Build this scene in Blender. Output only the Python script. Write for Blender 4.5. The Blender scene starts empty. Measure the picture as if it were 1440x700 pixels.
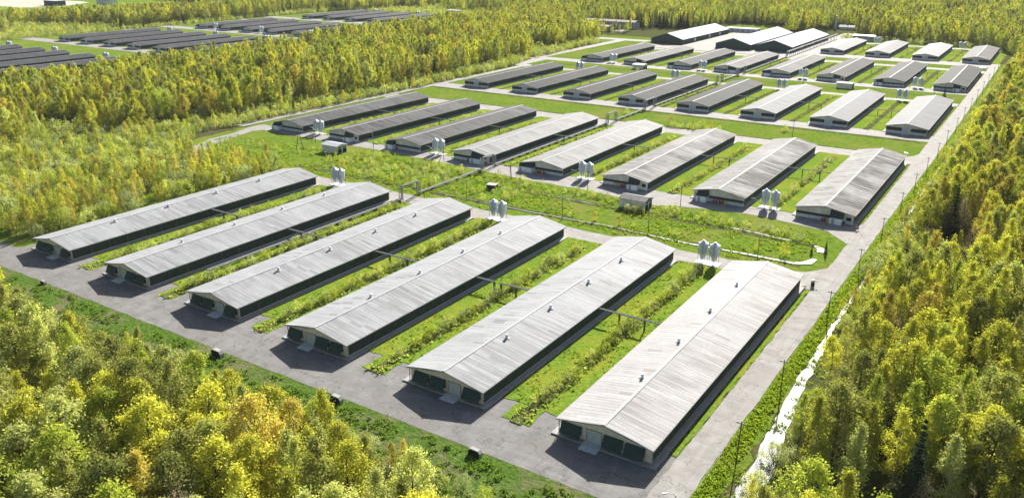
import bpy, math, random
import numpy as np
from mathutils import Matrix, Vector

# ------------------------------------------------------------------ camera, sky, sun, exposure
scene = bpy.context.scene
CAM = Vector((0.0, 0.0, 88.04))
YAW, PITCH, ROLL = math.radians(-33.097), math.radians(20.257), math.radians(0.136)
F_PX = 1155.0                                    # focal length for a picture 1440 wide
cy, sy, cp, sp = math.cos(YAW), math.sin(YAW), math.cos(PITCH), math.sin(PITCH)
FWD = Vector((sy*cp, cy*cp, -sp)); RIGHT = Vector((cy, -sy, 0)); UP = RIGHT.cross(FWD)
cr, sr = math.cos(ROLL), math.sin(ROLL)
RIGHT, UP = RIGHT*cr + UP*sr, UP*cr - RIGHT*sr
cam_data = bpy.data.cameras.new('camera')
cam = bpy.data.objects.new('camera', cam_data)
scene.collection.objects.link(cam)
cam.matrix_world = Matrix(((RIGHT.x, UP.x, -FWD.x, CAM.x), (RIGHT.y, UP.y, -FWD.y, CAM.y), (RIGHT.z, UP.z, -FWD.z, CAM.z), (0, 0, 0, 1)))
cam_data.lens = F_PX*36/1440; cam_data.sensor_width = 36
cam_data.clip_start = 1; cam_data.clip_end = 20000
scene.camera = cam

SUN_EL, SUN_AZ = math.radians(28.2), math.radians(-12.8)     # azimuth measured from +Y towards +X
world = bpy.data.worlds.new('World'); scene.world = world; world.use_nodes = True
nt = world.node_tree; bg = nt.nodes['Background']
sky = nt.nodes.new('ShaderNodeTexSky'); sky.sky_type = 'NISHITA'; sky.sun_disc = False
sky.sun_elevation = SUN_EL; sky.sun_rotation = SUN_AZ
sky.air_density = 1.0; sky.dust_density = 2.0; sky.ozone_density = 1.0
nt.links.new(sky.outputs[0], bg.inputs[0]); bg.inputs[1].default_value = 0.05
sl = bpy.data.lights.new('sun', 'SUN'); sl.energy = 5.0; sl.angle = math.radians(0.53); sl.color = (1.0, 0.955, 0.87)
sun = bpy.data.objects.new('sun', sl); scene.collection.objects.link(sun)
sdir = Vector((math.sin(SUN_AZ)*math.cos(SUN_EL), math.cos(SUN_AZ)*math.cos(SUN_EL), math.sin(SUN_EL)))
sun.rotation_euler = sdir.to_track_quat('Z', 'Y').to_euler()
scene.view_settings.view_transform = 'Standard'; scene.view_settings.look = 'None'
scene.view_settings.exposure = 1.5; scene.view_settings.gamma = 1; scene.view_settings.use_curve_mapping = False
scene.cycles.max_bounces = 6; scene.cycles.diffuse_bounces = 2; scene.cycles.glossy_bounces = 2
scene.cycles.transmission_bounces = 4; scene.cycles.transparent_max_bounces = 4; scene.cycles.volume_bounces = 0
scene.cycles.use_denoising = True
scene.cycles.caustics_reflective = False; scene.cycles.caustics_refractive = False

COL = scene.collection
rnd = random.Random(7)
R = np.random.RandomState(11)

# ------------------------------------------------------------------ helpers
def tag(o, label=None, cat=None, group=None, kind=None):
    if label: o['label'] = label
    if cat: o['category'] = cat
    if group: o['group'] = group
    if kind: o['kind'] = kind
    return o

def empty(name, loc, rz=0.0, scale=1.0):
    o = bpy.data.objects.new(name, None); COL.objects.link(o)
    o.location = loc; o.rotation_euler = (0, 0, rz); o.scale = (scale,)*3
    o.empty_display_size = 0.5
    return o

class MB:
    def __init__(s): s.v, s.f = [], []
    def box(s, x0, x1, y0, y1, z0, z1):
        n = len(s.v)
        s.v += [(x0,y0,z0),(x1,y0,z0),(x1,y1,z0),(x0,y1,z0),(x0,y0,z1),(x1,y0,z1),(x1,y1,z1),(x0,y1,z1)]
        s.f += [(n,n+3,n+2,n+1),(n+4,n+5,n+6,n+7),(n,n+1,n+5,n+4),(n+1,n+2,n+6,n+5),(n+2,n+3,n+7,n+6),(n+3,n,n+4,n+7)]
        return s
    def hexa(s, p):
        n = len(s.v); s.v += list(p)
        s.f += [(n,n+3,n+2,n+1),(n+4,n+5,n+6,n+7),(n,n+1,n+5,n+4),(n+1,n+2,n+6,n+5),(n+2,n+3,n+7,n+6),(n+3,n,n+4,n+7)]
        return s
    def prism_y(s, prof, y0, y1):        # profile in xz, counter-clockwise seen from -y
        n, k = len(s.v), len(prof)
        s.v += [(x, y0, z) for x, z in prof] + [(x, y1, z) for x, z in prof]
        s.f += [tuple(n+i for i in range(k)), tuple(n+k+i for i in reversed(range(k)))]
        s.f += [(n+i, n+k+i, n+k+(i+1) % k, n+(i+1) % k) for i in range(k)]
        return s
    def tube(s, pts, r, k=8, r1=None, cap=True):
        pts = [Vector(p) for p in pts]; m = len(pts); n = len(s.v)
        for i, p in enumerate(pts):
            t = (pts[min(i+1, m-1)] - pts[max(i-1, 0)]).normalized()
            a = Vector((0, 0, 1)) if abs(t.z) < .9 else Vector((1, 0, 0))
            u = t.cross(a).normalized(); w = t.cross(u)
            rr = r if r1 is None else r + (r1-r)*i/(m-1)
            for j in range(k):
                an = 2*math.pi*j/k
                s.v.append(tuple(p + (u*math.cos(an) + w*math.sin(an))*rr))
        for i in range(m-1):
            for j in range(k):
                a = n+i*k+j; b = n+i*k+(j+1) % k
                s.f.append((a, b, b+k, a+k))
        if cap:
            s.f.append(tuple(n+j for j in reversed(range(k)))); s.f.append(tuple(n+(m-1)*k+j for j in range(k)))
        return s
    def lathe(s, prof, c=(0, 0), k=20):   # profile of (radius, z)
        n = len(s.v)
        for r, z in prof:
            for j in range(k):
                a = 2*math.pi*j/k; s.v.append((c[0]+r*math.cos(a), c[1]+r*math.sin(a), z))
        for i in range(len(prof)-1):
            for j in range(k):
                a = n+i*k+j; b = n+i*k+(j+1) % k
                s.f.append((a, b, b+k, a+k))
        s.f.append(tuple(n+j for j in reversed(range(k)))); s.f.append(tuple(n+(len(prof)-1)*k+j for j in range(k)))
        return s
    def mesh(s, name, smooth=False):
        me = bpy.data.meshes.new(name); me.from_pydata(s.v, [], s.f); me.update()
        if smooth: me.shade_smooth()
        return me

CACHE = {}
def part(name, key, fn, mat, parent=None, smooth=False, loc=None):
    """one mesh object; look-alike parts share mesh data through the key"""
    ck = (name, key, mat.name if mat else '')
    me = CACHE.get(ck) if key is not None else None
    if me is None:
        b = MB(); fn(b); me = b.mesh(name, smooth)
        if mat: me.materials.append(mat)
        if key is not None: CACHE[ck] = me
    o = bpy.data.objects.new(name, me); COL.objects.link(o)
    if parent: o.parent = parent
    if loc: o.location = loc
    return o

def swap_mat(o, mat):
    o.material_slots[0].link = 'OBJECT'; o.material_slots[0].material = mat

# ------------------------------------------------------------------ materials
def nodes(m): m.use_nodes = True; return m.node_tree.nodes, m.node_tree.links
def N(ns, t, **kw):
    n = ns.new(t)
    for k, v in kw.items():
        if k.startswith('i_'): n.inputs[k[2:]].default_value = v
        else: setattr(n, k, v)
    return n
def noise(ns, ls, vec, scale, detail=4, rough=.55):
    n = N(ns, 'ShaderNodeTexNoise'); n.inputs['Scale'].default_value = scale
    n.inputs['Detail'].default_value = detail; n.inputs['Roughness'].default_value = rough
    if vec is not None: ls.new(vec, n.inputs['Vector'])
    return n.outputs['Fac']
def ramp(ns, ls, fac, stops):
    n = N(ns, 'ShaderNodeValToRGB'); e = n.color_ramp.elements
    while len(e) < len(stops): e.new(0.5)
    for el, (p, c) in zip(e, stops):
        el.position = p; el.color = (c, c, c, 1) if isinstance(c, (int, float)) else (*c, 1)
    ls.new(fac, n.inputs[0]); return n.outputs[0]
def mixc(ns, ls, fac, a, b, mode='MIX'):
    n = N(ns, 'ShaderNodeMix', data_type='RGBA', blend_type=mode)
    for s, i in ((fac, 0), (a, 6), (b, 7)):
        if isinstance(s, (int, float)): n.inputs[i].default_value = s
        elif isinstance(s, tuple): n.inputs[i].default_value = (*s, 1)
        else: ls.new(s, n.inputs[i])
    return n.outputs[2]
def math_(ns, ls, op, a, b=None):
    n = N(ns, 'ShaderNodeMath', operation=op)
    for i, s in enumerate((a, b)):
        if s is None: continue
        if isinstance(s, (int, float)): n.inputs[i].default_value = s
        else: ls.new(s, n.inputs[i])
    return n.outputs[0]
def bump(ns, ls, h, strength, dist, bsdf):
    n = N(ns, 'ShaderNodeBump'); n.inputs['Strength'].default_value = strength; n.inputs['Distance'].default_value = dist
    ls.new(h, n.inputs['Height']); ls.new(n.outputs[0], bsdf.inputs['Normal'])

def flat_mat(name, col, rough=.7, metal=0.0, var=.12, scale=1.5, spec=.25, emis=0):
    m = bpy.data.materials.new(name); ns, ls = nodes(m); b = ns['Principled BSDF']
    tc = N(ns, 'ShaderNodeTexCoord')
    f = noise(ns, ls, tc.outputs['Object'], scale, 5)
    c = ramp(ns, ls, f, [(.3, tuple(x*(1-var) for x in col)), (.7, tuple(min(1, x*(1+var)) for x in col))])
    ls.new(c, b.inputs['Base Color']); b.inputs['Roughness'].default_value = rough
    b.inputs['Metallic'].default_value = metal; b.inputs['Specular IOR Level'].default_value = spec
    if emis:
        b.inputs['Emission Color'].default_value = (*col, 1); b.inputs['Emission Strength'].default_value = emis
    return m

def roof_mat(name, light, dark, stain, rough=.45, stain_hi=.54, spec=.04, streak=(.06, 1.3), rib=.30):
    """weathered corrugated sheet: metre-wide sheets, streaks running down the slope, blotches of dirt"""
    m = bpy.data.materials.new(name); ns, ls = nodes(m); b = ns['Principled BSDF']
    tc = N(ns, 'ShaderNodeTexCoord'); oi = N(ns, 'ShaderNodeObjectInfo')
    off = N(ns, 'ShaderNodeVectorMath', operation='SCALE'); comb = N(ns, 'ShaderNodeCombineXYZ')
    comb.inputs[0].default_value = 0; comb.inputs[2].default_value = 1
    comb.inputs[1].default_value = 0
    ls.new(oi.outputs['Random'], comb.inputs[1]); ls.new(comb.outputs[0], off.inputs[0]); off.inputs['Scale'].default_value = 917.0
    add = N(ns, 'ShaderNodeVectorMath', operation='ADD'); ls.new(tc.outputs['Object'], add.inputs[0]); ls.new(off.outputs[0], add.inputs[1])
    V = add.outputs[0]; sep = N(ns, 'ShaderNodeSeparateXYZ'); ls.new(V, sep.inputs[0])
    # one tone per sheet row
    fl = math_(ns, ls, 'FLOOR', math_(ns, ls, 'DIVIDE', sep.outputs[1], 1.12))
    flx = math_(ns, ls, 'FLOOR', math_(ns, ls, 'DIVIDE', sep.outputs[0], 3.4))
    cell = N(ns, 'ShaderNodeCombineXYZ'); ls.new(fl, cell.inputs[0]); ls.new(flx, cell.inputs[1])
    wn = N(ns, 'ShaderNodeTexWhiteNoise', noise_dimensions='3D'); ls.new(cell.outputs[0], wn.inputs['Vector'])
    # streaks down the slope
    st = N(ns, 'ShaderNodeMapping'); st.inputs['Scale'].default_value = (streak[0], streak[1], .3); ls.new(V, st.inputs[0])
    streak = noise(ns, ls, st.outputs[0], 1.0, 6, .62)
    big = noise(ns, ls, V, .06, 4, .55)
    fine = noise(ns, ls, V, 2.6, 4, .6)
    base = mixc(ns, ls, wn.outputs['Value'], tuple(x*.95 for x in light), tuple(min(1, x*1.04) for x in light))
    base = mixc(ns, ls, ramp(ns, ls, fine, [(.35, 0.0), (.75, .35)]), base, dark)
    base = mixc(ns, ls, ramp(ns, ls, wn.outputs['Value'], [(.978, 0.0), (.980, .5)]), base, dark)
    base = mixc(ns, ls, ramp(ns, ls, wn.outputs['Value'], [(.018, .35), (.020, 0.0)]), base, tuple(min(1, x*1.3) for x in light))
    s1 = ramp(ns, ls, streak, [(stain_hi-.10, 0.0), (stain_hi+.06, 1.0)])
    s2 = ramp(ns, ls, big, [(.33, .2), (.55, 1.0)])
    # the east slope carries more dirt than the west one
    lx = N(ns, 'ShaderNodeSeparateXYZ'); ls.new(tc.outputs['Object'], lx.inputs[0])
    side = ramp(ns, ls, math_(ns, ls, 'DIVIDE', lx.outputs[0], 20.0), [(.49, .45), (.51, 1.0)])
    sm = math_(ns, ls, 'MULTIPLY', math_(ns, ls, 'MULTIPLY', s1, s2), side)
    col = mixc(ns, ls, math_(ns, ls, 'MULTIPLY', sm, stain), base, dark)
    seam = math_(ns, ls, 'FRACT', math_(ns, ls, 'DIVIDE', sep.outputs[1], 1.12))
    sline = ramp(ns, ls, seam, [(.0, rib), (.22, .0)])
    lap = math_(ns, ls, 'FRACT', math_(ns, ls, 'DIVIDE', sep.outputs[0], 3.4))
    lline = ramp(ns, ls, lap, [(.0, .12), (.045, .0)])
    col = mixc(ns, ls, math_(ns, ls, 'ADD', sline, lline), col, tuple(x*.75 for x in dark))
    blot = noise(ns, ls, V, .35, 5, .65)
    col = mixc(ns, ls, ramp(ns, ls, blot, [(.52, 0.0), (.72, stain*.55)]), col, tuple(x*1.25 for x in dark))
    ls.new(col, b.inputs['Base Color'])
    b.inputs['Roughness'].default_value = rough; b.inputs['Specular IOR Level'].default_value = spec
    wv = N(ns, 'ShaderNodeTexWave', wave_type='BANDS', bands_direction='Y'); wv.inputs['Scale'].default_value = .9
    wv.inputs['Distortion'].default_value = .0; ls.new(V, wv.inputs[0])
    h = math_(ns, ls, 'ADD', math_(ns, ls, 'MULTIPLY', wv.outputs['Fac'], .5), math_(ns, ls, 'MULTIPLY', big, 2.0))
    bump(ns, ls, h, .3, .05, b)
    return m

def ground_mat(name, cols, scale, rough=.95, bmp=.6, dist=.25, cols2=None, s2=.03, spec=.0):
    m = bpy.data.materials.new(name); ns, ls = nodes(m); b = ns['Principled BSDF']
    tc = N(ns, 'ShaderNodeTexCoord'); V = tc.outputs['Object']
    f = noise(ns, ls, V, scale, 8, .68)
    k = len(cols); c = ramp(ns, ls, f, [(.3+.4*i/(k-1), cc) for i, cc in enumerate(cols)])
    if cols2:
        g = noise(ns, ls, V, s2, 5, .6)
        c = mixc(ns, ls, ramp(ns, ls, g, [(.47, 0.0), (.62, .85)]), c, cols2)
    ls.new(c, b.inputs['Base Color']); b.inputs['Roughness'].default_value = rough
    b.inputs['Specular IOR Level'].default_value = spec
    bump(ns, ls, noise(ns, ls, V, scale*1.7, 6, .7), bmp, dist, b)
    return m

def asphalt_mat(name, a, c2, patch):
    m = bpy.data.materials.new(name); ns, ls = nodes(m); b = ns['Principled BSDF']
    tc = N(ns, 'ShaderNodeTexCoord'); V = tc.outputs['Object']
    f = noise(ns, ls, V, .25, 7, .62)
    c = ramp(ns, ls, f, [(.32, tuple(x*.88 for x in a)), (.68, c2)])
    mp = N(ns, 'ShaderNodeMapping'); mp.inputs['Scale'].default_value = (.9, .05, 1); ls.new(V, mp.inputs[0])
    mq = N(ns, 'ShaderNodeMapping'); mq.inputs['Scale'].default_value = (.05, .9, 1); ls.new(V, mq.inputs[0])
    c = mixc(ns, ls, ramp(ns, ls, noise(ns, ls, mp.outputs[0], 1.0, 4, .6), [(.5, 0.0), (.7, .4)]), c, tuple(x*.72 for x in a))
    c = mixc(ns, ls, ramp(ns, ls, noise(ns, ls, mq.outputs[0], 1.0, 4, .6), [(.5, 0.0), (.7, .35)]), c, tuple(x*1.2 for x in c2))
    g = noise(ns, ls, V, .07, 3, .5)
    c = mixc(ns, ls, ramp(ns, ls, g, [(.52, 0.0), (.56, .55)]), c, patch)
    gr = noise(ns, ls, V, 4.0, 4, .7)
    c = mixc(ns, ls, ramp(ns, ls, gr, [(.3, .0), (.75, .3)]), c, tuple(x*.7 for x in a))
    vo = N(ns, 'ShaderNodeTexVoronoi', feature='DISTANCE_TO_EDGE'); vo.inputs['Scale'].default_value = .16
    wp = N(ns, 'ShaderNodeVectorMath', operation='ADD'); nn = N(ns, 'ShaderNodeTexNoise'); nn.inputs['Scale'].default_value = .5
    ls.new(V, nn.inputs[0]); sc = N(ns, 'ShaderNodeVectorMath', operation='SCALE'); sc.inputs['Scale'].default_value = 5
    ls.new(nn.outputs['Color'], sc.inputs[0]); ls.new(V, wp.inputs[0]); ls.new(sc.outputs[0], wp.inputs[1]); ls.new(wp.outputs[0], vo.inputs['Vector'])
    crack = ramp(ns, ls, vo.outputs['Distance'], [(.004, .6), (.020, 0.0)])
    c = mixc(ns, ls, crack, c, tuple(x*.45 for x in a))
    ls.new(c, b.inputs['Base Color']); b.inputs['Roughness'].default_value = .9; b.inputs['Specular IOR Level'].default_value = .1
    bump(ns, ls, gr, .25, .03, b)
    return m

def leaf_mat(name, col, trans=.42, var=.38, tcol=None):
    m = bpy.data.materials.new(name); ns, ls = nodes(m); out = ns['Material Output']; ns.remove(ns['Principled BSDF'])
    oi = N(ns, 'ShaderNodeObjectInfo'); geo = N(ns, 'ShaderNodeNewGeometry')
    f = math_(ns, ls, 'ADD', math_(ns, ls, 'MULTIPLY', oi.outputs['Random'], .55), math_(ns, ls, 'MULTIPLY', geo.outputs['Random Per Island'], .45))
    lo = tuple(x*(1-var) for x in col); hi = tuple(x*(1+var) for x in col)
    hi = (hi[0]*1.06, hi[1], hi[2]*.9)
    c = ramp(ns, ls, f, [(.15, lo), (.85, hi)])
    d = N(ns, 'ShaderNodeBsdfDiffuse'); t = N(ns, 'ShaderNodeBsdfTranslucent'); mx = N(ns, 'ShaderNodeMixShader')
    ls.new(c, d.inputs[0])
    ct = mixc(ns, ls, 1.0, c, (1.06, 1.12, .6) if tcol is None else tcol, 'MULTIPLY'); ls.new(ct, t.inputs[0])
    mx.inputs[0].default_value = trans
    ls.new(d.outputs[0], mx.inputs[1]); ls.new(t.outputs[0], mx.inputs[2]); ls.new(mx.outputs[0], out.inputs[0])
    return m

def water_mat():
    m = bpy.data.materials.new('water'); ns, ls = nodes(m); b = ns['Principled BSDF']
    b.inputs['Base Color'].default_value = (.11, .12, .13, 1); b.inputs['Roughness'].default_value = .5
    b.inputs['Specular IOR Level'].default_value = .10
    tc = N(ns, 'ShaderNodeTexCoord')
    bump(ns, ls, noise(ns, ls, tc.outputs['Object'], 1.6, 4, .6), .3, .2, b)
    return m

M = {}
M['forest_floor'] = ground_mat('forest_floor', [(.030, .032, .014), (.075, .075, .03), (.12, .11, .06)], .5, cols2=(.06, .085, .02))
M['meadow'] = ground_mat('meadow_grass', [(.055, .10, .012), (.11, .175, .020), (.17, .225, .034)], .45, bmp=.9, dist=.5, cols2=(.165, .18, .04), s2=.05)
M['bright_grass'] = ground_mat('bright_grass', [(.070, .135, .016), (.135, .215, .024), (.215, .285, .040)], .9, bmp=.9, dist=.4, cols2=(.22, .24, .03), s2=.07)
M['bank'] = ground_mat('bank_herbs', [(.035, .075, .014), (.075, .135, .022), (.14, .20, .045)], .8, bmp=1, dist=.6, cols2=(.16, .15, .08), s2=.12)
M['dead_grass'] = ground_mat('dead_grass', [(.045, .055, .02), (.10, .115, .04), (.19, .20, .07)], .9, bmp=1, dist=.5, cols2=(.05, .055, .025), s2=.2)
M['asphalt'] = asphalt_mat('asphalt', (.150, .145, .142), (.228, .220, .212), (.176, .166, .158))
M['old_asphalt'] = asphalt_mat('old_asphalt', (.235, .222, .213), (.33, .316, .303), (.265, .247, .23))
M['field'] = ground_mat('pale_field', [(.30, .28, .22), (.42, .40, .33), (.5, .48, .42)], .05, bmp=.2)
M['water'] = water_mat()
M['concrete'] = flat_mat('concrete', (.30, .30, .30), .85, var=.2)
M['landing'] = flat_mat('landing_concrete', (.52, .54, .56), .8, var=.25, scale=2.5)
M['cream'] = flat_mat('cream_render', (.74, .69, .57), .85, var=.14, scale=.9)
M['cream_old'] = flat_mat('old_cream_panel', (.62, .60, .52), .85, var=.22, scale=.6)
M['white_low'] = flat_mat('limed_wall', (.62, .62, .60), .85, var=.22, scale=.8)
M['curtain'] = flat_mat('green_mesh_curtain', (.035, .050, .046), .8, var=.22, scale=.5)
M['shutter'] = flat_mat('green_shutter', (.030, .062, .060), .7, var=.15)
M['hole'] = flat_mat('dark_opening', (.012, .014, .015), .9)
M['door'] = flat_mat('grey_door', (.48, .52, .54), .55, var=.08)
M['white'] = flat_mat('white_panel', (.72, .76, .80), .5, var=.06)
M['trim'] = flat_mat('pale_trim', (.31, .315, .32), .75, var=.1)
M['galv'] = flat_mat('galvanised', (.45, .47, .49), .55, metal=.3, var=.12)
M['silo'] = flat_mat('silo_shell', (.55, .60, .65), .55, metal=.15, var=.07)
M['steel'] = flat_mat('grey_steel', (.33, .34, .35), .6, metal=.2, var=.2)
M['conveyor'] = flat_mat('conveyor_steel', (.17, .175, .18), .8, var=.2, spec=.05)
M['pipe'] = flat_mat('pipe_lagging', (.22, .22, .225), .8, metal=.0, var=.25)
M['wood'] = flat_mat('weathered_pole', (.13, .11, .095), .9, var=.3)
M['red'] = flat_mat('red_plastic', (.42, .03, .035), .5)
M['yellow'] = flat_mat('yellow_plastic', (.70, .50, .02), .5)
M['blue'] = flat_mat('blue_plastic', (.03, .10, .34), .5)
M['black'] = flat_mat('dark_rubber', (.022, .022, .026), .7)
M['lamp'] = flat_mat('lamp_glow', (.62, .36, .26), .5, emis=.12)
M['orange'] = flat_mat('orange_cloth', (.85, .38, .05), .8)
M['navy'] = flat_mat('navy_cloth', (.03, .03, .05), .85)
M['skin'] = flat_mat('skin', (.55, .34, .25), .6)
M['bark_white'] = flat_mat('birch_bark', (.42, .40, .36), .85, var=.45, scale=3)
M['bark_dark'] = flat_mat('dark_bark', (.10, .08, .06), .9, var=.3, scale=3)
M['brown_roof'] = flat_mat('brown_roof', (.15, .125, .10), .8, var=.2, scale=.2)
M['brick'] = flat_mat('pale_brick', (.40, .37, .32), .85, var=.15, scale=.5)
M['snow_white_roof'] = flat_mat('bright_metal_roof', (.21, .22, .235), .8, metal=.0, var=.06, scale=.15)
ROOF = {
 'near': roof_mat('roof_near', (.335, .345, .360), (.13, .13, .132), .6, rough=.7, stain_hi=.5, spec=.07, streak=(.035, 1.3), rib=.42),
 'light': roof_mat('roof_light', (.285, .285, .285), (.10, .098, .096), .75, rough=.72),
 'clean': roof_mat('roof_clean', (.18, .184, .192), (.095, .095, .097), .5, rough=.75),
 'warm': roof_mat('roof_warm', (.375, .370, .372), (.15, .13, .125), .6, rough=.7, stain_hi=.5, spec=.07, streak=(.035, 1.3), rib=.48),
 'streaky': roof_mat('roof_streaky', (.30, .296, .292), (.030, .028, .028), 1.0, rough=.75, stain_hi=.455, streak=(.05, .8)),
 'mid': roof_mat('roof_mid', (.125, .126, .128), (.04, .04, .04), .9, rough=.78, stain_hi=.50, streak=(.05, .8)),
 'dark': roof_mat('roof_dark', (.036, .036, .039), (.013, .018, .019), .9, rough=.8, stain_hi=.50, streak=(.05, .8)),
 'far': roof_mat('roof_far', (.078, .082, .090), (.032, .028, .032), .8, rough=.8),
}

# ------------------------------------------------------------------ ground, roads, grass strips, water
def sheet(name, polys, z, mat, label=None, rough_edge=0.0, step=4.0, seed=0):
    """flat sheets in one setting object; edges broken up by rough_edge metres"""
    rr = random.Random(seed); v, f = [], []
    for pi_, p in enumerate(polys):
        if len(p) == 4 and not isinstance(p[0], tuple):
            x0, x1, y0, y1 = p; p = [(x0, y0), (x1, y0), (x1, y1), (x0, y1)]
        q = []
        for i, a in enumerate(p):
            b = p[(i+1) % len(p)]; L = math.dist(a, b); k = max(1, int(L/step)) if rough_edge else 1
            for j in range(k):
                t = j/k; e = rough_edge
                q.append((a[0]+(b[0]-a[0])*t + rr.uniform(-e, e), a[1]+(b[1]-a[1])*t + rr.uniform(-e, e)))
        n = len(v); v += [(x, y, .0012*pi_) for x, y in q]; f.append(tuple(range(n, n+len(q))))
    me = bpy.data.meshes.new(name); me.from_pydata(v, [], f); me.materials.append(mat); me.update()
    o = bpy.data.objects.new(name, me); COL.objects.link(o); o.location.z = z
    return tag(o, label, kind='structure')

PX = 37.2
AX = [-253.0, -215.5, -178.6, -141.7, -104.2, -67.1]
BX = [-328.4, -290.9, -253.0, -215.3, -179.0, -141.7, -104.1, -66.6]
CX = [-329.8, -292.0, -254.0, -216.2, -178.9, -141.5, -104.1, -66.5]
DX = [-326.7, -289.5, -252.0, -215.0, -177.6, -140.0, -102.3, -65.3]
EX = [-176.3, -139.3, -102.2, -65.1]
FARX = [-634-PX*k for k in range(6)]
FARX_LAST = [-597.0, -559.5]
ROWS = {'A': (118.6, 218.8), 'B': (281.5, 383.3), 'C': (446.1, 546.9), 'D': (604.8, 707.4), 'E': (764.4, 863.4)}

g = sheet('ground', [(-4500, 2500, -800, 5000)], 0, M['forest_floor'])
meadows = [[(-262, 218), (-44, 218), (-44, 284), (-262, 284)], [(-340, 226), (-255, 226), (-255, 286), (-345, 290)],
           (-345, -42, 278, 450), (-352, -42, 440, 560), (-362, -42, 550, 612), (-368, -42, 600, 770), (-190, -38, 760, 885), (-345, -190, 700, 905),
           (-45, -33.5, 90, 770), [(-870, 270), (-600, 270), (-600, 905), (-880, 905)], [(-300, 112), (-250, 118), (-250, 226), (-262, 226)],
           (-420, -340, 735, 800)]
sheet('meadow', meadows, .02, M['meadow'], rough_edge=1.2, seed=3)
sheet('roadside_bank', [[(-330, 88), (-52, 92), (-52, 106.5), (-240, 107), (-290, 122), (-330, 128)]], .04, M['bank'], rough_edge=.9, step=3, seed=4)

strips, ditches = [], []
def gaps(xs, y0, y1, notch):
    for i in range(len(xs)-1):
        a, b = xs[i]+20.6, xs[i+1]-.2
        if b - a > 30: continue
        strips.append((a+.4, b-.2, y0, y1)); c = (a+b)/2
        ditches.append([(c-1.6, y0-(7 if notch else 1)), (c+1.3, y0-(7 if notch else 1)), (c+1.5, y1-6), (c-1.4, y1-6)])
        if notch: strips.append((c-3.6, c+2.6, y0-6.6, y0+.2))
    a = xs[-1]+20.6
    return a
gaps(AX, 124.4, 219.0, True); gaps(BX, 284.5, 384.0, False); gaps(CX, 448.5, 547.5, False); gaps(DX, 607, 708, False); gaps(EX, 766, 864, False)
strips += [(-45.9, -44.6, 124, 217), (-46.0, -44.6, 285, 376), (-45.9, -44.4, 449, 545), (-44.9, -43.9, 607, 705), (-44.6, -38, 770, 862)]
old, asph = [], []
asph += [(-320, -44.4, 105.6, 119.0)]
for i in range(len(AX)-1):
    a, b = AX[i]+19, AX[i+1]+1; asph.append((a, b, 118.6, 124.6))
asph += [(-262, -252, 118.6, 124.6)]
asph = [[(-330, 105.6), (-44.4, 105.6), (-44.4, 124.6), (-257, 124.6), (-258, 116.5), (-330, 115.5)]]
old += [[(-44.5, 60), (-38.4, 60), (-38.2, 300), (-37.2, 400), (-37.2, 768), (-43.4, 768), (-43.5, 600), (-44.4, 420), (-44.4, 300)],
        (-262, -70, 217.5, 227.6), [(-75, 217.5), (-44.3, 217.5), (-44.3, 237), (-49, 230.5), (-56, 228.3), (-75, 228.0)],
        [(-342, 276.2), (-288, 275), (-248, 275.4), (-206, 272.6), (-176, 270.2), (-140, 269.8), (-112, 266.5), (-103, 270.5), (-81, 275.0), (-61, 272.9), (-52.7, 271), (-45, 262), (-44.2, 262), (-44.2, 285.0), (-342, 285.0)],
        (-345, -44.2, 382.5, 396.3), [(-350, 433.5), (-44.2, 433.5), (-44.2, 449), (-350, 449)], [(-48, 396), (-44.2, 396), (-44.2, 405), (-45.5, 400)],
        (-352, -44.2, 546.0, 555.5), (-362, -43.6, 592, 607.5), (-340, -43.4, 706.5, 719), (-190, -43.4, 742, 767), (-178, -43.4, 862, 873),
        (-340, -190, 722, 752), (-300, -262, 750, 905), (-198, -177, 715, 960),
        [(-342, 276), (-337, 262), (-336, 248), (-329, 232), (-318, 222), (-312, 224), (-324, 240), (-329, 256), (-333, 270), (-330, 278)],
        (-352, -346, 276, 560), (-364, -352, 550, 600), (-372, -362, 590, 760),
        (-420, -340, 760, 775), (-480, -405, 840, 868),
        (-875, -600, 383, 392), (-875, -600, 433, 449), (-875, -600, 547, 556), (-875, -600, 590, 608), (-875, -600, 708, 716), (-875, -600, 748, 766)]
sheet('asphalt_apron', asph, .055, M['asphalt'], rough_edge=.18, step=3, seed=5)
sheet('road', old[:1], .105, M['old_asphalt'], rough_edge=.14, step=2.5, seed=6)
for i, p in enumerate(old[1:]):
    sheet('service_road', [p], .06+.0015*i, M['old_asphalt'], rough_edge=.3, step=3, seed=20+i)
sheet('grass_strip', strips, .12, M['bright_grass'], rough_edge=.42, step=1.7, seed=7)
sheet('drainage_ditch', ditches, .18, M['dead_grass'], rough_edge=.4, step=2, seed=8)
sheet('meadow_ditch', [[(-345, 429.6), (-50, 429.2), (-47, 427), (-47, 429.4), (-50, 432.4), (-345, 432.6)],
                       [(-345, 396.6), (-52, 396.8), (-52, 398.4), (-345, 398.6)], [(-262, 233.3), (-52, 233.6), (-52, 236.6), (-262, 236.9)],
                       [(-160, 254), (-52, 252.5), (-52, 256.5), (-160, 258)], (-345, -50, 575, 577)], .045, M['dead_grass'], rough_edge=.5, step=2.5, seed=9)
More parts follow.
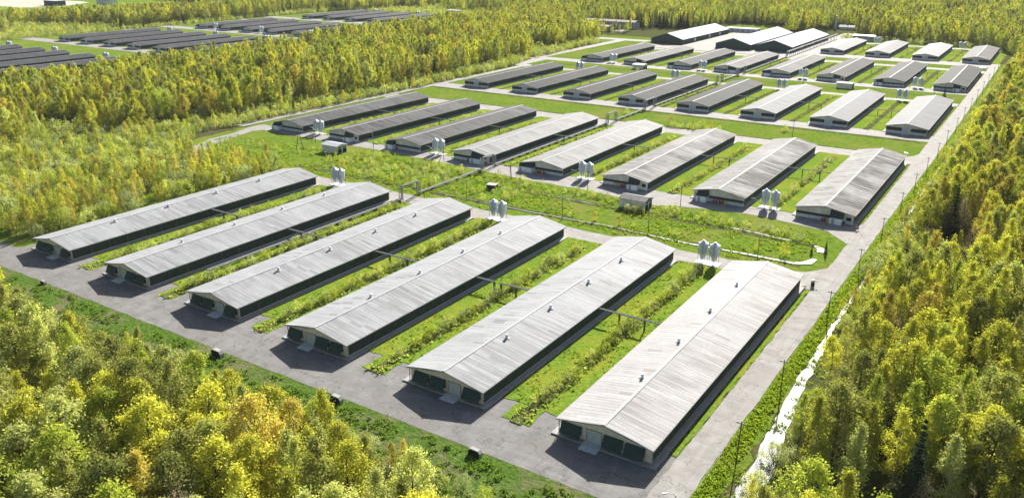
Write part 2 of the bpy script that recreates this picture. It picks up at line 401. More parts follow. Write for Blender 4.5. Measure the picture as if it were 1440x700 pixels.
# ribbons of water
def ribbon(pts, w):
    a, b = [], []
    for i, p in enumerate(pts):
        q0, q1 = pts[max(i-1, 0)], pts[min(i+1, len(pts)-1)]
        d = Vector((q1[0]-q0[0], q1[1]-q0[1])).normalized(); ww = w[i] if isinstance(w, list) else w
        a.append((p[0]-d.y*ww, p[1]+d.x*ww)); b.append((p[0]+d.y*ww, p[1]-d.x*ww))
    return a + b[::-1]
sheet('stream', [ribbon([(-31, 60), (-31.5, 100), (-30.5, 117), (-30.5, 130), (-31.6, 143), (-32.6, 156), (-33.2, 176), (-33.8, 196), (-33.6, 230), (-33.4, 300), (-33, 420)],
                        [2.3, 2.3, 2.0, 1.8, 1.5, 1.2, .8, .5, .4, .3, .2])], .10, M['water'], rough_edge=.35, step=2, seed=10)
sheet('ditch_water', [ribbon([(-200, 235.6), (-146, 234.4), (-115, 235.8), (-88, 234.3), (-66, 235.2), (-54, 235.2), (-50.4, 238), (-49.6, 242)], [.2, .32, .28, .35, .38, .5, 1.3, .7]),
                      ribbon([(-160, 256.3), (-131, 255.2)], .18), ribbon([(-80.6, 256.9), (-71.6, 256.1), (-60, 255)], .16),
                      ribbon([(-52.2, 254.2), (-50.3, 252), (-49.6, 249)], [.5, 1.2, .9]),
                      ribbon([(-76.3, 372), (-75.6, 362), (-75.8, 350)], [1.2, .9, .3]), ribbon([(-50.5, 405.0), (-49, 402.5)], [.3, .9])],
      .21, M['water'], rough_edge=.12, step=2, seed=12)
sheet('far_field', [[(-1700, 650), (-1300, 660), (-1270, 700), (-1330, 790), (-1800, 800)]], .05, M['field'], rough_edge=3, step=30, seed=13)
sheet('far_meadow', [[(-1700, 430), (-1000, 450), (-990, 860), (-1330, 900), (-1800, 950)], [(-75, 1500), (200, 1500), (200, 1800), (-75, 1800)],
                     [(-330, 925), (-262, 925), (-255, 1010), (-330, 1000)]], .03, M['meadow'], rough_edge=3, step=30, seed=14)

# ------------------------------------------------------------------ barns
EAVE, RIDGE = 3.4, 5.26
def roof_builder(L, seed, W=20.0, ez=EAVE, rz=RIDGE, sag=.10):
    def fn(b):
        rr = np.random.RandomState(seed); ny = max(8, int(L/2.1)); xs = [0, W*.25, W*.49, W*.5, W*.51, W*.75, W]
        ys = np.linspace(0, L, ny+1)
        def wave(): 
            return sum(rr.uniform(.3, 1)*np.sin(ys*rr.uniform(.12, .75)+rr.uniform(0, 6)) for _ in range(4))/2.2*sag
        offs = [wave()*k for k in (.35, 1, .6, .55, .6, 1, .35)]
        top = []
        for i, y in enumerate(ys):
            row = []
            for j, x in enumerate(xs):
                z = rz - abs(x-W/2)/(W/2)*(rz-ez) + float(offs[j][i])
                row.append(len(b.v)); b.v.append((x, float(y), z+.16))
            top.append(row)
        bot = []
        for i, y in enumerate(ys):
            row = []
            for j, x in enumerate(xs):
                p = b.v[top[i][j]]; row.append(len(b.v)); b.v.append((p[0], p[1], p[2]-.16))
            bot.append(row)
        m = len(xs)-1
        for i in range(ny):
            for j in range(m):
                b.f.append((top[i][j], top[i][j+1], top[i+1][j+1], top[i+1][j])); b.f.append((bot[i][j], bot[i+1][j], bot[i+1][j+1], bot[i][j+1]))
            b.f.append((top[i][m], bot[i][m], bot[i+1][m], top[i+1][m])); b.f.append((top[i][0], top[i+1][0], bot[i+1][0], bot[i][0]))
        for j in range(m):
            b.f.append((top[0][j], bot[0][j], bot[0][j+1], top[0][j+1])); b.f.append((top[ny][j], top[ny][j+1], bot[ny][j+1], bot[ny][j]))
    return fn

def ridge_builder(L, W=20.0, rz=RIDGE):
    return lambda b: b.prism_y([(W/2-.36, rz+.10), (W/2+.36, rz+.10), (W/2+.32, rz+.20), (W/2, rz+.27), (W/2-.32, rz+.20)], -.06, L+.06)

def barn(name, x0, y0, L, style, mir, roofkey, label, group, W=20.0, vents=None, box=None, lamp=False, ez=EAVE, rz=RIDGE, wallmat=None, detail=True):
    r = empty(name, (x0, y0, 0)); tag(r, label, 'barn', group)
    wm = wallmat or (M['cream'] if style == 'A' else M['cream_old'])
    sl_ = (rz-ez)/(W/2)
    def wz(x): return ez + min(x, W-x)*sl_ - .03
    a, c = .5, W-.5
    key = (style, round(L, 1), W, ez)
    part('wall', key, lambda b: b.prism_y([(a, 0), (c, 0), (c, wz(c)), (W/2, rz-.03), (a, wz(a))], .8, L-.8), wm, r)
    k = rnd.randrange(5)
    rf = part('roof', (round(L, 1), W, k), roof_builder(L, 100+k, W, ez, rz), ROOF['light'], r); swap_mat(rf, ROOF[roofkey] if isinstance(roofkey, str) else roofkey)
    part('ridge_cap', (round(L, 1), W), ridge_builder(L, W, rz), M['trim'], rf)
    part('eave_trim', (round(L, 1), W, ez), lambda b: (b.box(W+.004, W+.10, .02, L-.02, ez-.10, ez+.13), b.box(-.10, -.004, .02, L-.02, ez-.10, ez+.13)), M['trim'], r)
    part('verge_trim', (W, ez), lambda b: (b.hexa([(-.1, -.12, ez-.12), (W/2, -.12, rz-.12), (W/2, -.004, rz-.12), (-.1, -.004, ez-.12), (-.1, -.12, ez+.12), (W/2, -.12, rz+.14), (W/2, -.004, rz+.14), (-.1, -.004, ez+.12)]),
                                           b.hexa([(W/2, -.12, rz-.12), (W+.1, -.12, ez-.12), (W+.1, -.004, ez-.12), (W/2, -.004, rz-.12), (W/2, -.12, rz+.14), (W+.1, -.12, ez+.12), (W+.1, -.004, ez+.12), (W/2, -.004, rz+.14)])), M['trim'], r)
    part('side_curtain', (round(L, 1), W, ez, 'e'), lambda b: [b.box(c+.004, c+.09, y, min(y+5.9, L-1.0), .55, ez-.12) for y in np.arange(1.0, L-1.2, 6.0)], M['curtain'], r)
    part('side_curtain', (round(L, 1), W, ez, 'w'), lambda b: [b.box(a-.09, a-.004, y, min(y+5.9, L-1.0), .55, ez-.12) for y in np.arange(1.0, L-1.2, 6.0)], M['curtain'], r)
    part('plinth', (round(L, 1), W, style == 'A'), lambda b: (b.box(c+.003, W+.85, -.5 if style == 'A' else .8, L-.8, 0, .32), b.box(-.85, a-.003, .8, L-.8, 0, .32)) + ((b.box(-.85, c+.003, -.5, .797, 0, .319),) if style == 'A' else ()), M['concrete'], r)
    mx = (lambda x: W-x) if mir else (lambda x: x)
    def X(p, q): return (min(mx(p), mx(q)), max(mx(p), mx(q)))
    if style == 'A':
        # mir False: single window left of the door, two right of it
        d0, d1 = X(6.3, 9.3)
        dr = part('door', ('A', mir), lambda b: (b.box(d0, (d0+d1)/2-.02, .70, .797, .35, 3.0), b.box((d0+d1)/2+.02, d1, .70, .797, .35, 3.0)), M['door'], r)
        part('door_frame', ('A', mir), lambda b: (b.box(d0-.14, d0-.003, .62, .797, .35, 3.14), b.box(d1+.003, d1+.14, .62, .797, .35, 3.14), b.box(d0-.003, d1+.003, .62, .797, 3.003, 3.14)), M['concrete'], dr)
        part('door_handle', ('A', mir), lambda b: b.box((d0+d1)/2-.25, (d0+d1)/2-.15, .64, .697, 1.3, 1.7), M['steel'], dr)
        part('landing_slab', ('A', mir), lambda b: (b.box(d0-.3, d1+.3, -2.2, -.503, 0, .22), b.box(d0-.3, d1+.3, -.5, .797, .322, .38)), M['landing'], r)
        for (p, q) in ((.9, 5.3), (9.9, 13.9), (14.3, 18.3)):
            w0, w1 = X(p, q)
            hz = 3.05 if not (w0 < 2 or w1 > W-2) else 2.95
            w = part('window', ('A', mir, p), lambda b: b.box(w0+.15, w1-.15, .76, .797, 1.1, hz-.1), M['hole'], r)
            part('shutter', ('A', mir, p), lambda b: (b.hexa([(w0, -.55, .95), ((w0+w1)/2-.05, -.55, .95), ((w0+w1)/2-.05, -.49, .90), (w0, -.49, .90), (w0, .68, hz+.04), ((w0+w1)/2-.05, .68, hz+.04), ((w0+w1)/2-.05, .74, hz-.02), (w0, .74, hz-.02)]),
                                                      b.hexa([((w0+w1)/2-.05, -.55, .95), (w1, -.55, .95), (w1, -.49, .90), ((w0+w1)/2-.05, -.49, .90), ((w0+w1)/2-.05, .68, hz+.04), (w1, .68, hz+.04), (w1, .74, hz-.02), ((w0+w1)/2-.05, .74, hz-.02)])), M['shutter'], w)
            part('window_frame', ('A', mir, p), lambda b: (b.box(w0+.02, w0+.147, .70, .797, 1.0, hz-.1), b.box(w1-.147, w1-.02, .70, .797, 1.0, hz-.1), b.box(w0+.15, w1-.15, .70, .757, .97, 1.097)), M['cream'], w)
        lx = mx(6.0)
        part('wall_lamp', ('A', mir), lambda b: (b.lathe([(.04, 3.36), (.13, 3.40), (.15, 3.55), (.04, 3.62)], (lx+(.9 if not mir else -.9), .45), 10), b.box(lx+(.84 if not mir else -.96), lx+(.96 if not mir else -.84), .45, .797, 3.5, 3.58)), M['lamp'] if lamp else M['steel'], r)
        part('corner_post', ('A', W, 1), lambda b: b.box(a-.25, a-.1, .5, .65, .32, ez-.05), M['steel'], r)
        part('corner_post', ('A', W, 2), lambda b: b.box(c+.1, c+.25, .5, .65, .32, ez-.05), M['steel'], r)
    elif style == 'C':
        part('lower_wall', ('C', W), lambda b: b.box(a+.05, c-.05, .72, .797, 0, 1.35), M['white_low'], r)
        d0, d1 = W/2-1.5, W/2+1.5
        dr = part('door', ('C', W), lambda b: (b.box(d0, W/2-.02, .60, .717, .1, 3.1), b.box(W/2+.02, d1, .60, .717, .1, 3.1)), M['door'], r)
        part('door_frame', ('C', W), lambda b: (b.box(d0-.3, d0-.003, .5, .717, .1, 3.3), b.box(d1+.003, d1+.3, .5, .717, .1, 3.3)), M['white_low'], dr)
        for (p, q) in ((a+.25, d0-.6), (d1+.6, c-.25)):
            w = part('window', ('C', W, p), lambda b: b.box(p, q, .74, .797, 1.40, 3.02), M['hole'], r)
            part('shutter', ('C', W, p), lambda b: [b.hexa([(s, .25, 1.62), (e, .25, 1.62), (e, .30, 1.58), (s, .30, 1.58), (s, .70, 3.05), (e, .70, 3.05), (e, .735, 3.02), (s, .735, 3.02)])
                                                    for s, e in ((p, (p+q)/2-.1), ((p+q)/2+.1, q))], M['curtain'], w)
        if lamp: part('wall_lamp', ('C', W), lambda b: b.lathe([(.05, 3.5), (.24, 3.55), (.24, 3.8), (.05, 3.9)], (W/2, .4), 10), M['lamp'], r)
        part('landing_slab', ('C', W), lambda b: b.box(d0-.4, d1+.4, -1.3, .597, 0, .18), M['landing'], r)
    elif style == 'B':
        part('lower_wall', ('B', W), lambda b: b.box(a+.05, c-.05, .72, .797, 0, 1.25), M['white_low'], r)
        b0, b1 = box
        for (p, q) in ((a+.1, b0-.3), (b1+.3, c-.1)):
            if q-p < 1.5: continue
            if q-p < 4:
                w = part('window', ('B', W, box), lambda b: b.box(p+.7, q-.6, .70, .797, 1.35, 2.4), M['hole'], r)
                part('window_frame', ('B', W, box), lambda b: (b.box(p+.6, q-.5, .68, .797, 2.403, 2.5), b.box(p+.6, q-.5, .68, .797, 1.24, 1.347)), M['trim'], w)
            else:
                w = part('window', ('Bb', W, box), lambda b: b.box(p, q, .70, .797, 1.30, 2.2), M['hole'], r)
                part('shutter', ('Bb', W, box), lambda b: b.hexa([(p, .42, 1.36), (q, .42, 1.36), (q, .46, 1.33), (p, .46, 1.33), (p, .64, 2.26), (q, .64, 2.26), (q, .68, 2.22), (p, .68, 2.22)]), M['curtain'], w)
                part('window_frame', ('Bb', W, box), lambda b: [b.box(x-.05, x+.05, .705, .80, 2.27, 2.9) for x in np.arange(p+1, q, 2.4)], M['cream_old'], w)
        pb = part('porch', ('B', W, box), lambda b: b.box(b0, b1, -2.0, .717, 0, 2.05), M['white'], r)
        part('porch_canopy', ('B', W, box), lambda b: b.hexa([(b0-.1, -1.4, 2.053), (b1+.1, -1.4, 2.053), (b1+.1, .79, 2.053), (b0-.1, .79, 2.053), (b0-.1, .1, wz(b0)-.15 if b0 > .7 else ez-.12), (b1+.1, .1, min(wz(b1), wz(b0)+.8)-.1), (b1+.1, .79, min(wz(b1), wz(b0)+.8)-.1), (b0-.1, .79, wz(b0)-.15 if b0 > .7 else ez-.12)]), M['curtain'], pb)
        part('door', ('B', W, box), lambda b: b.box(b0+.8, b0+1.7, -2.06, -2.003, .1, 1.95), M['trim'], pb)
    if vents:
        vx, vz, ys = vents
        for y in ys:
            v = part('roof_vent', ('v',), lambda b: b.lathe([(.31, -.1), (.31, .85), (.36, .87), (.36, .98), (.26, 1.05)], (0, 0), 14), M['white'], r, smooth=False, loc=(vx, y, vz))
            part('flashing', ('v',), lambda b: b.lathe([(.75, .02), (.7, .08), (.36, .2), (.33, .23)], (0, 0), 14), M['trim'], v)
    return r

ORD = ['leftmost', 'second', 'third', 'fourth', 'fifth', 'sixth', 'seventh', 'rightmost']
def ordl(i, n): return 'leftmost' if i == 0 else ('rightmost' if i == n-1 else f'{ORD[i]} from left')
# front row
roofA = ['near', 'near', 'near', 'near', 'near', 'warm']
descA = ['two shutters left of its door, smoother roof', 'one shutter left of its door', 'grey roof with dark patches', 'smooth pale grey roof', 'pale grey corrugated roof', 'pinkish grey roof beside the main road']
vents_dx = [1.1, -2.6, 2.1, -1.3, 2.1, -1.7]
for i, x in enumerate(AX):
    vx = 10+vents_dx[i]; vz = RIDGE-abs(vents_dx[i])*.186+.1
    barn('poultry_barn', x, ROWS['A'][0], 100.2, 'A', i % 2 == 0, roofA[i], f'{ORD[i] if i < 5 else "rightmost"} barn of front row, {descA[i]}', 'barns in the front row',
         vents=(vx, vz, [20.6, 40.0, 59.6, 79.0]), lamp=i in (3, 4, 5))
# second row: a white porch on one corner of each gable
roofB = ['mid', 'mid', 'mid', 'light', 'light', 'streaky', 'streaky', 'streaky']
boxB = [(-.1, 4.6), (12.2, 16.4), (.4, 4.8), (11.2, 17.8), (-.4, 6.2), (12.2, 16.2), (2.4, 6.2), (12.2, 16.2)]
toneB = {'mid': 'mid grey', 'light': 'light grey', 'streaky': 'dark-streaked pale', 'dark': 'dark grey', 'clean': 'clean pale grey', 'far': 'dull grey'}
for i, x in enumerate(BX):
    barn('poultry_barn', x, ROWS['B'][0], 101.8, 'B', False, roofB[i], f'{ordl(i, 8)} barn of the second row, {toneB[roofB[i]]} roof, white porch', 'barns in the second row', box=boxB[i])
roofC = ['dark', 'dark', 'dark', 'dark', 'dark', 'clean', 'clean', 'clean']
for i, x in enumerate(CX):
    barn('poultry_barn', x, ROWS['C'][0], 100.8, 'C', False, roofC[i], f'barn with {toneB[roofC[i]]} roof and central door, {ordl(i, 8)} of the third row', 'barns in the third row', lamp=i in (5, 7))
roofD = ['dark', 'mid', 'dark', 'mid', 'mid', 'dark', 'dark', 'dark']
boxD = [(.4, 4.6), (12.2, 16.4), (1.2, 5.4), (11.8, 17.4), (-.1, 5.6), (12.2, 16.2), (2.4, 6.2), (12.2, 16.2)]
for i, x in enumerate(DX):
    barn('poultry_barn', x, ROWS['D'][0], 102.6, 'B', False, roofD[i], f'barn with {toneB[roofD[i]]} roof, {ordl(i, 8)} of the fourth row', 'barns in the fourth row', box=boxD[i])
roofE = ['clean', 'clean', 'light', 'mid']
for i, x in enumerate(EX):
    barn('poultry_barn', x, ROWS['E'][0], 99, 'C', False, roofE[i], f'barn with {toneB[roofE[i]]} roof, {ordl(i, 4)} in the rearmost row', 'barns in the rearmost row')
# distant farm beyond the woods
rown = ['nearest', 'second', 'third', 'farthest']
for j, (y0, L, st) in enumerate(((281.5, 101.8, 'B'), (446.5, 101, 'C'), (605, 102, 'B'), (764, 105, 'C'))):
    for k, xr in enumerate(sorted(FARX)):
        barn('poultry_barn', xr, y0, L, st, False, 'far', f'distant barn beyond the woods, {ordl(k, 6) if j < 3 or k < 5 else "sixth from left"} in its {rown[j]} row',
             f'distant barns in the {rown[j]} row beyond the woods', box=(.4, 4.6) if st == 'B' else None)

for k, xr in enumerate(FARX_LAST):
    barn('poultry_barn', xr, 764, 105, 'C', False, 'far', f'distant barn beyond the woods, {("second from right", "rightmost")[k]} of its farthest row', 'distant barns in the farthest row beyond the woods')
# big halls
def hall(x0, x1, y0, y1, ez, rz, label):
    W, L = x1-x0, y1-y0
    r = empty('storage_hall', (x0, y0, 0)); tag(r, label, 'hall', 'large white-roofed halls at the back')
    part('wall', None, lambda b: b.prism_y([(.3, 0), (W-.3, 0), (W-.3, ez-.05), (W/2, rz-.1), (.3, ez-.05)], .4, L-.4), M['shutter'], r)
    part('roof', None, roof_builder(L, 5, W, ez, rz, .03), M['snow_white_roof'], r)
    part('door', None, lambda b: b.box(W/2-3, W/2+3, .32, .397, 0, 4.2), M['curtain'], r)
    part('side_door', None, lambda b: [b.box(W-.297, W-.2, y, y+4, 0, 3.4) for y in (30, 70, 100)], M['white'], r)
    part('base_strip', None, lambda b: (b.box(.1, W-.1, .1, .317, 0, .9), b.box(W-.29, W-.1, .32, L-.4, 0, .9)), M['curtain'], r)
hall(-334, -301, 758, 888, 4.4, 9.6, 'white-roofed hall with dark green gable, leftmost of the three')
hall(-266, -233, 749, 886, 4.6, 9.8, 'white-roofed hall with dark green gable, middle one of the three')
hall(-230, -197, 752, 886, 4.6, 9.8, 'white-roofed hall with dark green gable, rightmost one beside the pipe rack')

def block(name, x0, x1, y0, y1, h, wm, rm, label, cat='building', wins=(0, 0), over=.4, group=None, gable=0.0, axis='x'):
    r = empty(name, (x0, y0, 0)); tag(r, label, cat, group); W, D = x1-x0, y1-y0
    part('wall', None, lambda b: b.box(0, W, 0, D, 0, h), wm, r)
    def rf(b):
        if gable: 
            n = len(b.v); o = over
            b.v += [(-o, -o, h+.003), (W+o, -o, h+.003), (W+o, D+o, h+.003), (-o, D+o, h+.003), (-o, D/2, h+gable), (W+o, D/2, h+gable), (-o, -o, h+.15), (W+o, -o, h+.15), (W+o, D+o, h+.15), (-o, D+o, h+.15), (-o, D/2, h+gable+.15), (W+o, D/2, h+gable+.15)]
            b.f += [(n, n+3, n+2, n+1), (n, n+1, n+7, n+6), (n+2, n+3, n+9, n+8), (n+6, n+7, n+11, n+10), (n+10, n+11, n+8, n+9), (n, n+6, n+10, n+9, n+3), (n+1, n+2, n+8, n+11, n+7)]
        else: b.box(-over, W+over, -over, D+over, h+.003, h+.35)
    part('roof', None, rf, rm, r)
    nx, nz = wins
    for i in range(nx):
        for j in range(nz):
            cx = W*(i+.5)/nx; cz = h*(j+.55)/nz
            w = part('window', None, lambda b: b.box(cx-.7, cx+.7, -.06, -.003, cz-.65, cz+.65), M['hole'], r)
            part('window_frame', None, lambda b: (b.box(cx-.82, cx-.703, -.09, -.004, cz-.75, cz+.75), b.box(cx+.703, cx+.82, -.09, -.004, cz-.75, cz+.75)), M['white_low'], w)
    return r
def shed(x0, x1, y0, y1, label, rm, gable=.9, h=3.3):
    r = block('pump_shed', x0, x1, y0, y1, h, M['cream_old'], rm, label, 'shed', group=None, gable=gable)
    W, D = x1-x0, y1-y0
    for p, q in ((.5, D/2-.35), (D/2+.35, D-.5)):
        g_ = part('gate', None, lambda b: b.box(W+.004, W+.05, p, q, .1, h-.5), M['hole'], r)
        part('gate_bar', None, lambda b: (b.box(W+.053, W+.12, p, q, h*.62, h*.62+.25), b.box(W+.053, W+.12, p-.2, p-.003, .1, h-.3), b.box(W+.053, W+.12, q+.003, q+.2, .1, h-.3)), M['white_low'], g_)
    part('wall_joint', None, lambda b: [b.box(x-.04, x+.04, -.03, -.003, .05, h-.1) for x in np.arange(1.5, W, 1.5)], M['concrete'], r)
    return r
shed(-272.2, -262.8, 259.3, 265.6, 'small cream shed with two dark gates before the second barn of the second row', M['galv'])
shed(-122.0, -112.2, 257.8, 264.2, 'small cream shed with streaked pale roof behind willow bushes', ROOF['streaky'])
shed(-270.4, -261.6, 582.5, 590, 'cream windowless shed in the grass before the fourth row', M['cream'], gable=.4)
shed(-119.6, -109.8, 576.5, 583.5, 'cream shed with bright white roof before the fourth row', M['snow_white_roof'], gable=.4)
block('office_block', -468, -405, 872, 886, 7.2, M['brick'], M['brown_roof'], 'two-storey pale brick block with brown roof among trees', wins=(12, 2), gable=1.6)
block('workshop', -462, -417, 832, 846, 5.0, M['brick'], M['brown_roof'], 'single-storey brown-roofed workshop in front of the brick block', wins=(8, 1), gable=1.2)
block('low_store', -312, -277, 905, 919, 3.8, M['white_low'], M['snow_white_roof'], 'low white store behind the left hall', wins=(6, 1))
block('service_building', -176, -156, 892, 901, 4.6, M['trim'], M['galv'], 'pale flat-roofed service building behind the rearmost row', wins=(4, 1))
block('hut', -212, -197, 998, 1008, 3.0, M['cream_old'], M['snow_white_roof'], 'little white-roofed hut at the forest edge', gable=2.0, over=1.2)
block('gatehouse', -712, -690, 925, 934, 5.0, M['cream_old'], M['trim'], 'small flat-roofed building at the back of the distant farm', wins=(4, 1))
block('farm_building', -1318, -1286, 706, 722, 7.5, M['curtain'], M['galv'], 'dark green building by the pale fields far left', wins=(4, 1))
block('farm_building', -1270, -1236, 762, 775, 9, M['white_low'], M['snow_white_roof'], 'white building beyond the dark one far left', wins=(5, 2))
block('farm_building', -1130, -1098, 868, 880, 9, M['white_low'], M['trim'], 'grey block half hidden by woods at the upper left', wins=(5, 2))
ch = part('chimney', None, lambda b: (b.lathe([(1.3, 0), (1.1, 14), (1.25, 14.2), (1.25, 15), (.9, 15)], (0, 0), 16)), M['white_low'], loc=(-217, 1000, 0)); tag(ch, 'white chimney standing by the little hut', 'chimney')

# ------------------------------------------------------------------ silos
def silo(x, y, label, group, auger=False):
    r = empty('feed_silo', (x, y, 0)); tag(r, label, 'silo', group)
    part('shell', ('s',), lambda b: b.lathe([(1.45, 3.3), (1.45, 4.2), (1.48, 4.22), (1.48, 4.28), (1.45, 4.3), (1.45, 5.2), (1.48, 5.22), (1.48, 5.28), (1.45, 5.3), (1.45, 6.1)], (0, 0), 24), M['silo'], r)
    part('hopper', ('s',), lambda b: b.lathe([(.25, .9), (.32, .9), (1.44, 3.297)], (0, 0), 24), M['silo'], r)
    part('cap', ('s',), lambda b: b.lathe([(1.52, 6.1), (1.5, 6.16), (.35, 6.85), (.35, 7.05), (.2, 7.1)], (0, 0), 24), M['silo'], r)
    for k in range(4):
        an = math.pi/4+k*math.pi/2
        part('leg', ('s', k), lambda b: b.tube([(1.5*math.cos(an), 1.5*math.sin(an), 0), (1.5*math.cos(an), 1.5*math.sin(an), 4.6)], .07, 6), M['steel'], r)
    part('ladder', ('s',), lambda b: (b.box(.15, .21, -1.62, -1.55, .4, 6.3), b.box(.5, .56, -1.62, -1.55, .4, 6.3), [b.box(.21, .5, -1.61, -1.57, z, z+.05) for z in np.arange(.6, 6.3, .4)]), M['steel'], r)
    if auger: part('auger_tube', ('s',), lambda b: b.tube([(0, 0, .75), (-1.6, .2, 1.3), (-3.0, .2, 2.3), (-4.0, .15, 2.7), (-5.2, .1, 2.75)], .13, 8), M['galv'], r)
    part('base_slab', ('s',), lambda b: b.box(-1.9, 1.9, -1.9, 1.9, 0, .24), M['landing'], r)
SIL = [((-76.9, 221.3), (-73.4, 221.3), 'behind the front row by its rightmost barn'), ((-151.9, 221.5), (-148.3, 221.3), 'behind the front row between its third and fourth barns'),
       ((-227.6, 222.6), (-224.4, 222.6), 'behind the front row between its two leftmost barns'),
       ((-302.2, 285.3), (-298.9, 285.3), 'before the second row, farthest left'), ((-226.9, 284.9), (-223.4, 284.9), 'before the second row between third and fourth barns'),
       ((-151.8, 284.6), (-148.5, 284.6), 'before the second row between fifth and sixth barns'), ((-78, 285.8), (-74.6, 285.8), 'before the second row between its two rightmost barns'),
       ((-299.5, 549), (-296, 549), 'behind the third row, farthest left'), ((-223.5, 549), (-220, 549), 'behind the third row right of its third barn'), ((-149.5, 549), (-146, 549), 'behind the third row between fifth and sixth barns'), ((-76.8, 549.5), (-73.2, 549.5), 'behind the third row between its two rightmost barns'),
       ((-301, 607.5), (-297.4, 607.5), 'before the fourth row, farthest left'), ((-226, 607.5), (-222.4, 607.5), 'before the fourth row between third and fourth barns'), ((-151, 607), (-147.4, 607), 'before the fourth row between fifth and sixth barns'), ((-76.5, 607.5), (-72.9, 607.5), 'before the fourth row between its two rightmost barns'),
       ((-76.5, 866), (-72.9, 866), 'behind the rearmost row near its right end'), ((-150, 868), (-146.4, 868), 'behind the rearmost row near its left end')]
for (a, b, w) in SIL:
    for p, s in ((a, 'left'), (b, 'right')):
        silo(p[0], p[1], f'{s} silo of the pair {w}', 'pairs of feed silos', auger=w.startswith('before the second') and s == 'left')
for j, (y, wn) in enumerate(((550, 'second'), (608, 'third'), (385, 'nearest'), (870, 'farthest'))):
    for k in (0, 2, 4):
        x = sorted(FARX)[k]+28.5
        for s, dx in (('left', 0), ('right', 3.6)):
            silo(x+dx, y, f'{s} silo of pair {["one", "two", "three"][k//2]} from left by the distant {wn} row', 'pairs of feed silos at the distant farm')

# ------------------------------------------------------------------ conveyors between barns, heating pipe
def conveyor(xa, xb, y, label, broken=False):
    r = empty('conveyor_bridge', (xa, y, 0)); tag(r, label, 'conveyor', 'conveyor bridges between neighbouring barns'); L = xb-xa; z = 3.0
    def beam(b, s, e, zz):
        b.box(s, e, -.34, -.24, zz, zz+.2); b.box(s, e, .24, .34, zz, zz+.2); b.box(s, e, -.07, .07, zz+.08, zz+.2)
        for x in np.arange(s+.3, e, 1.2): b.box(x, x+.12, -.237, .237, zz-.02, zz+.07)
    if broken:
        part('beam', None, lambda b: (beam(b, 0, L*.34, z), beam(b, L*.46, L, z), b.box(L*.33, L*.35, -.3, .3, .9, z-.03), b.box(L*.35, L*.45, -.2, .2, .9, 1.2), b.box(L*.45, L*.47, -.3, .3, .9, z-.03)), M['conveyor'], r)
    else: part('beam', (round(L, 1),), lambda b: beam(b, 0, L, z), M['conveyor'], r)
    for t in (.34, .72):
        part('post', (round(L, 1), t), lambda b: (b.box(L*t-.12, L*t+.12, -.3, -.1, 0, z-.03), b.box(L*t-.12, L*t+.12, .1, .3, 0, z-.03), b.box(L*t-.1, L*t+.1, -.097, .097, 1.4, 1.55)), M['wood'], r)
rn = {'A': 'front', 'B': 'second', 'C': 'third', 'D': 'fourth', 'E': 'rearmost'}
for row, xs, y in (('A', AX, 169), ('B', BX, 336.4), ('C', CX, 492.5), ('D', DX, 663.5), ('E', EX, 818)):
    for i in range(len(xs)-1):
        conveyor(xs[i]+19.7, xs[i+1]+.4, y, f'{"broken " if (row, i) == ("A", 3) else ""}conveyor bridge from {ORD[i] if i else "first"} to {ORD[i+1] if i < 6 else "eighth"} barn of the {rn[row]} row', broken=(row, i) == ('A', 3))

PXX = -191.8
def pipe_run(y0, y1, label):
    r = empty('heating_pipe', (PXX, y0, 0)); tag(r, label, 'pipe', 'lengths of the heating pipe between the barns'); L = y1-y0
    part('pipe', None, lambda b: (b.tube([(-.35, 0, .95), (-.35, L, .95)], .24, 12), b.tube([(.38, 0, .95), (.38, L, .95)], .24, 12)), M['pipe'], r)
    n = max(2, int(L/6))
    part('pipe_support', None, lambda b: [b.box(-.8, .8, y-.15, y+.15, 0, .647) for y in np.linspace(1, L-1, n)], M['concrete'], r)
def portal(y0, y1, label, h=5.6):
    r = empty('pipe_portal', (PXX, y0, 0)); tag(r, label, 'pipe portal', 'pipe portals over the roads'); L = y1-y0
    for s in (-.36, .36):
        part('pipe', (round(L, 1), s), lambda b: b.tube([(s, -.2, .95), (s, .1, 1.0), (s, .3, 1.4), (s, .3, h-.5), (s, .45, h-.15), (s, .8, h), (s, L-.8, h), (s, L-.45, h-.15), (s, L-.3, h-.5), (s, L-.3, 1.4), (s, L-.1, 1.0), (s, L+.2, .95)], .21, 12), M['pipe'], r)
    for y in (-.35, L+.1):
        part('post', (round(L, 1), y), lambda b: (b.box(-.95, -.75, y, y+.25, 0, h+.1), b.box(.75, .95, y, y+.25, 0, h+.1), b.box(-.747, .747, y, y+.25, h-.75, h-.5)), M['steel'], r)
ports = [(220.0, 229.5, 'over the lane behind the front row'), (271.5, 280, 'over the lane before the second row'), (385.5, 395.5, 'over the lane behind the second row'), (432.5, 446, 'over the lane before the third row'), (550, 560, 'over the lane behind the third row'), (594, 609, 'over the lane before the fourth row')]
runs = [(135, 219.8, 'between second and third barns of the front row'), (229.7, 271.3, 'crossing the scrub between front and second rows'), (280.2, 385.3, 'between fourth and fifth barns of the second row'), (395.7, 432.3, 'crossing the grass between second and third rows'),
        (446.2, 549.8, 'between fourth and fifth barns of the third row'), (560.2, 593.8, 'crossing the grass before the fourth row'), (609.2, 716, 'between fourth and fifth barns of the fourth row')]
for a, b, w in ports: portal(a, b, f'grey pipe portal {w}')
for a, b, w in runs: pipe_run(a, b, f'twin grey heating pipe {w}')
r = empty('pipe_rack', (-192.5, 717, 0)); tag(r, 'tall pipe rack on steel frames beside the right hall', 'pipe rack')
part('pipe', None, lambda b: (b.tube([(.2, 0, 1), (.2, 2, 4.6), (.2, 180, 4.6)], .35, 10), b.tube([(1.2, 0, 1), (1.2, 2, 4.6), (1.2, 180, 4.6)], .35, 10)), M['pipe'], r)
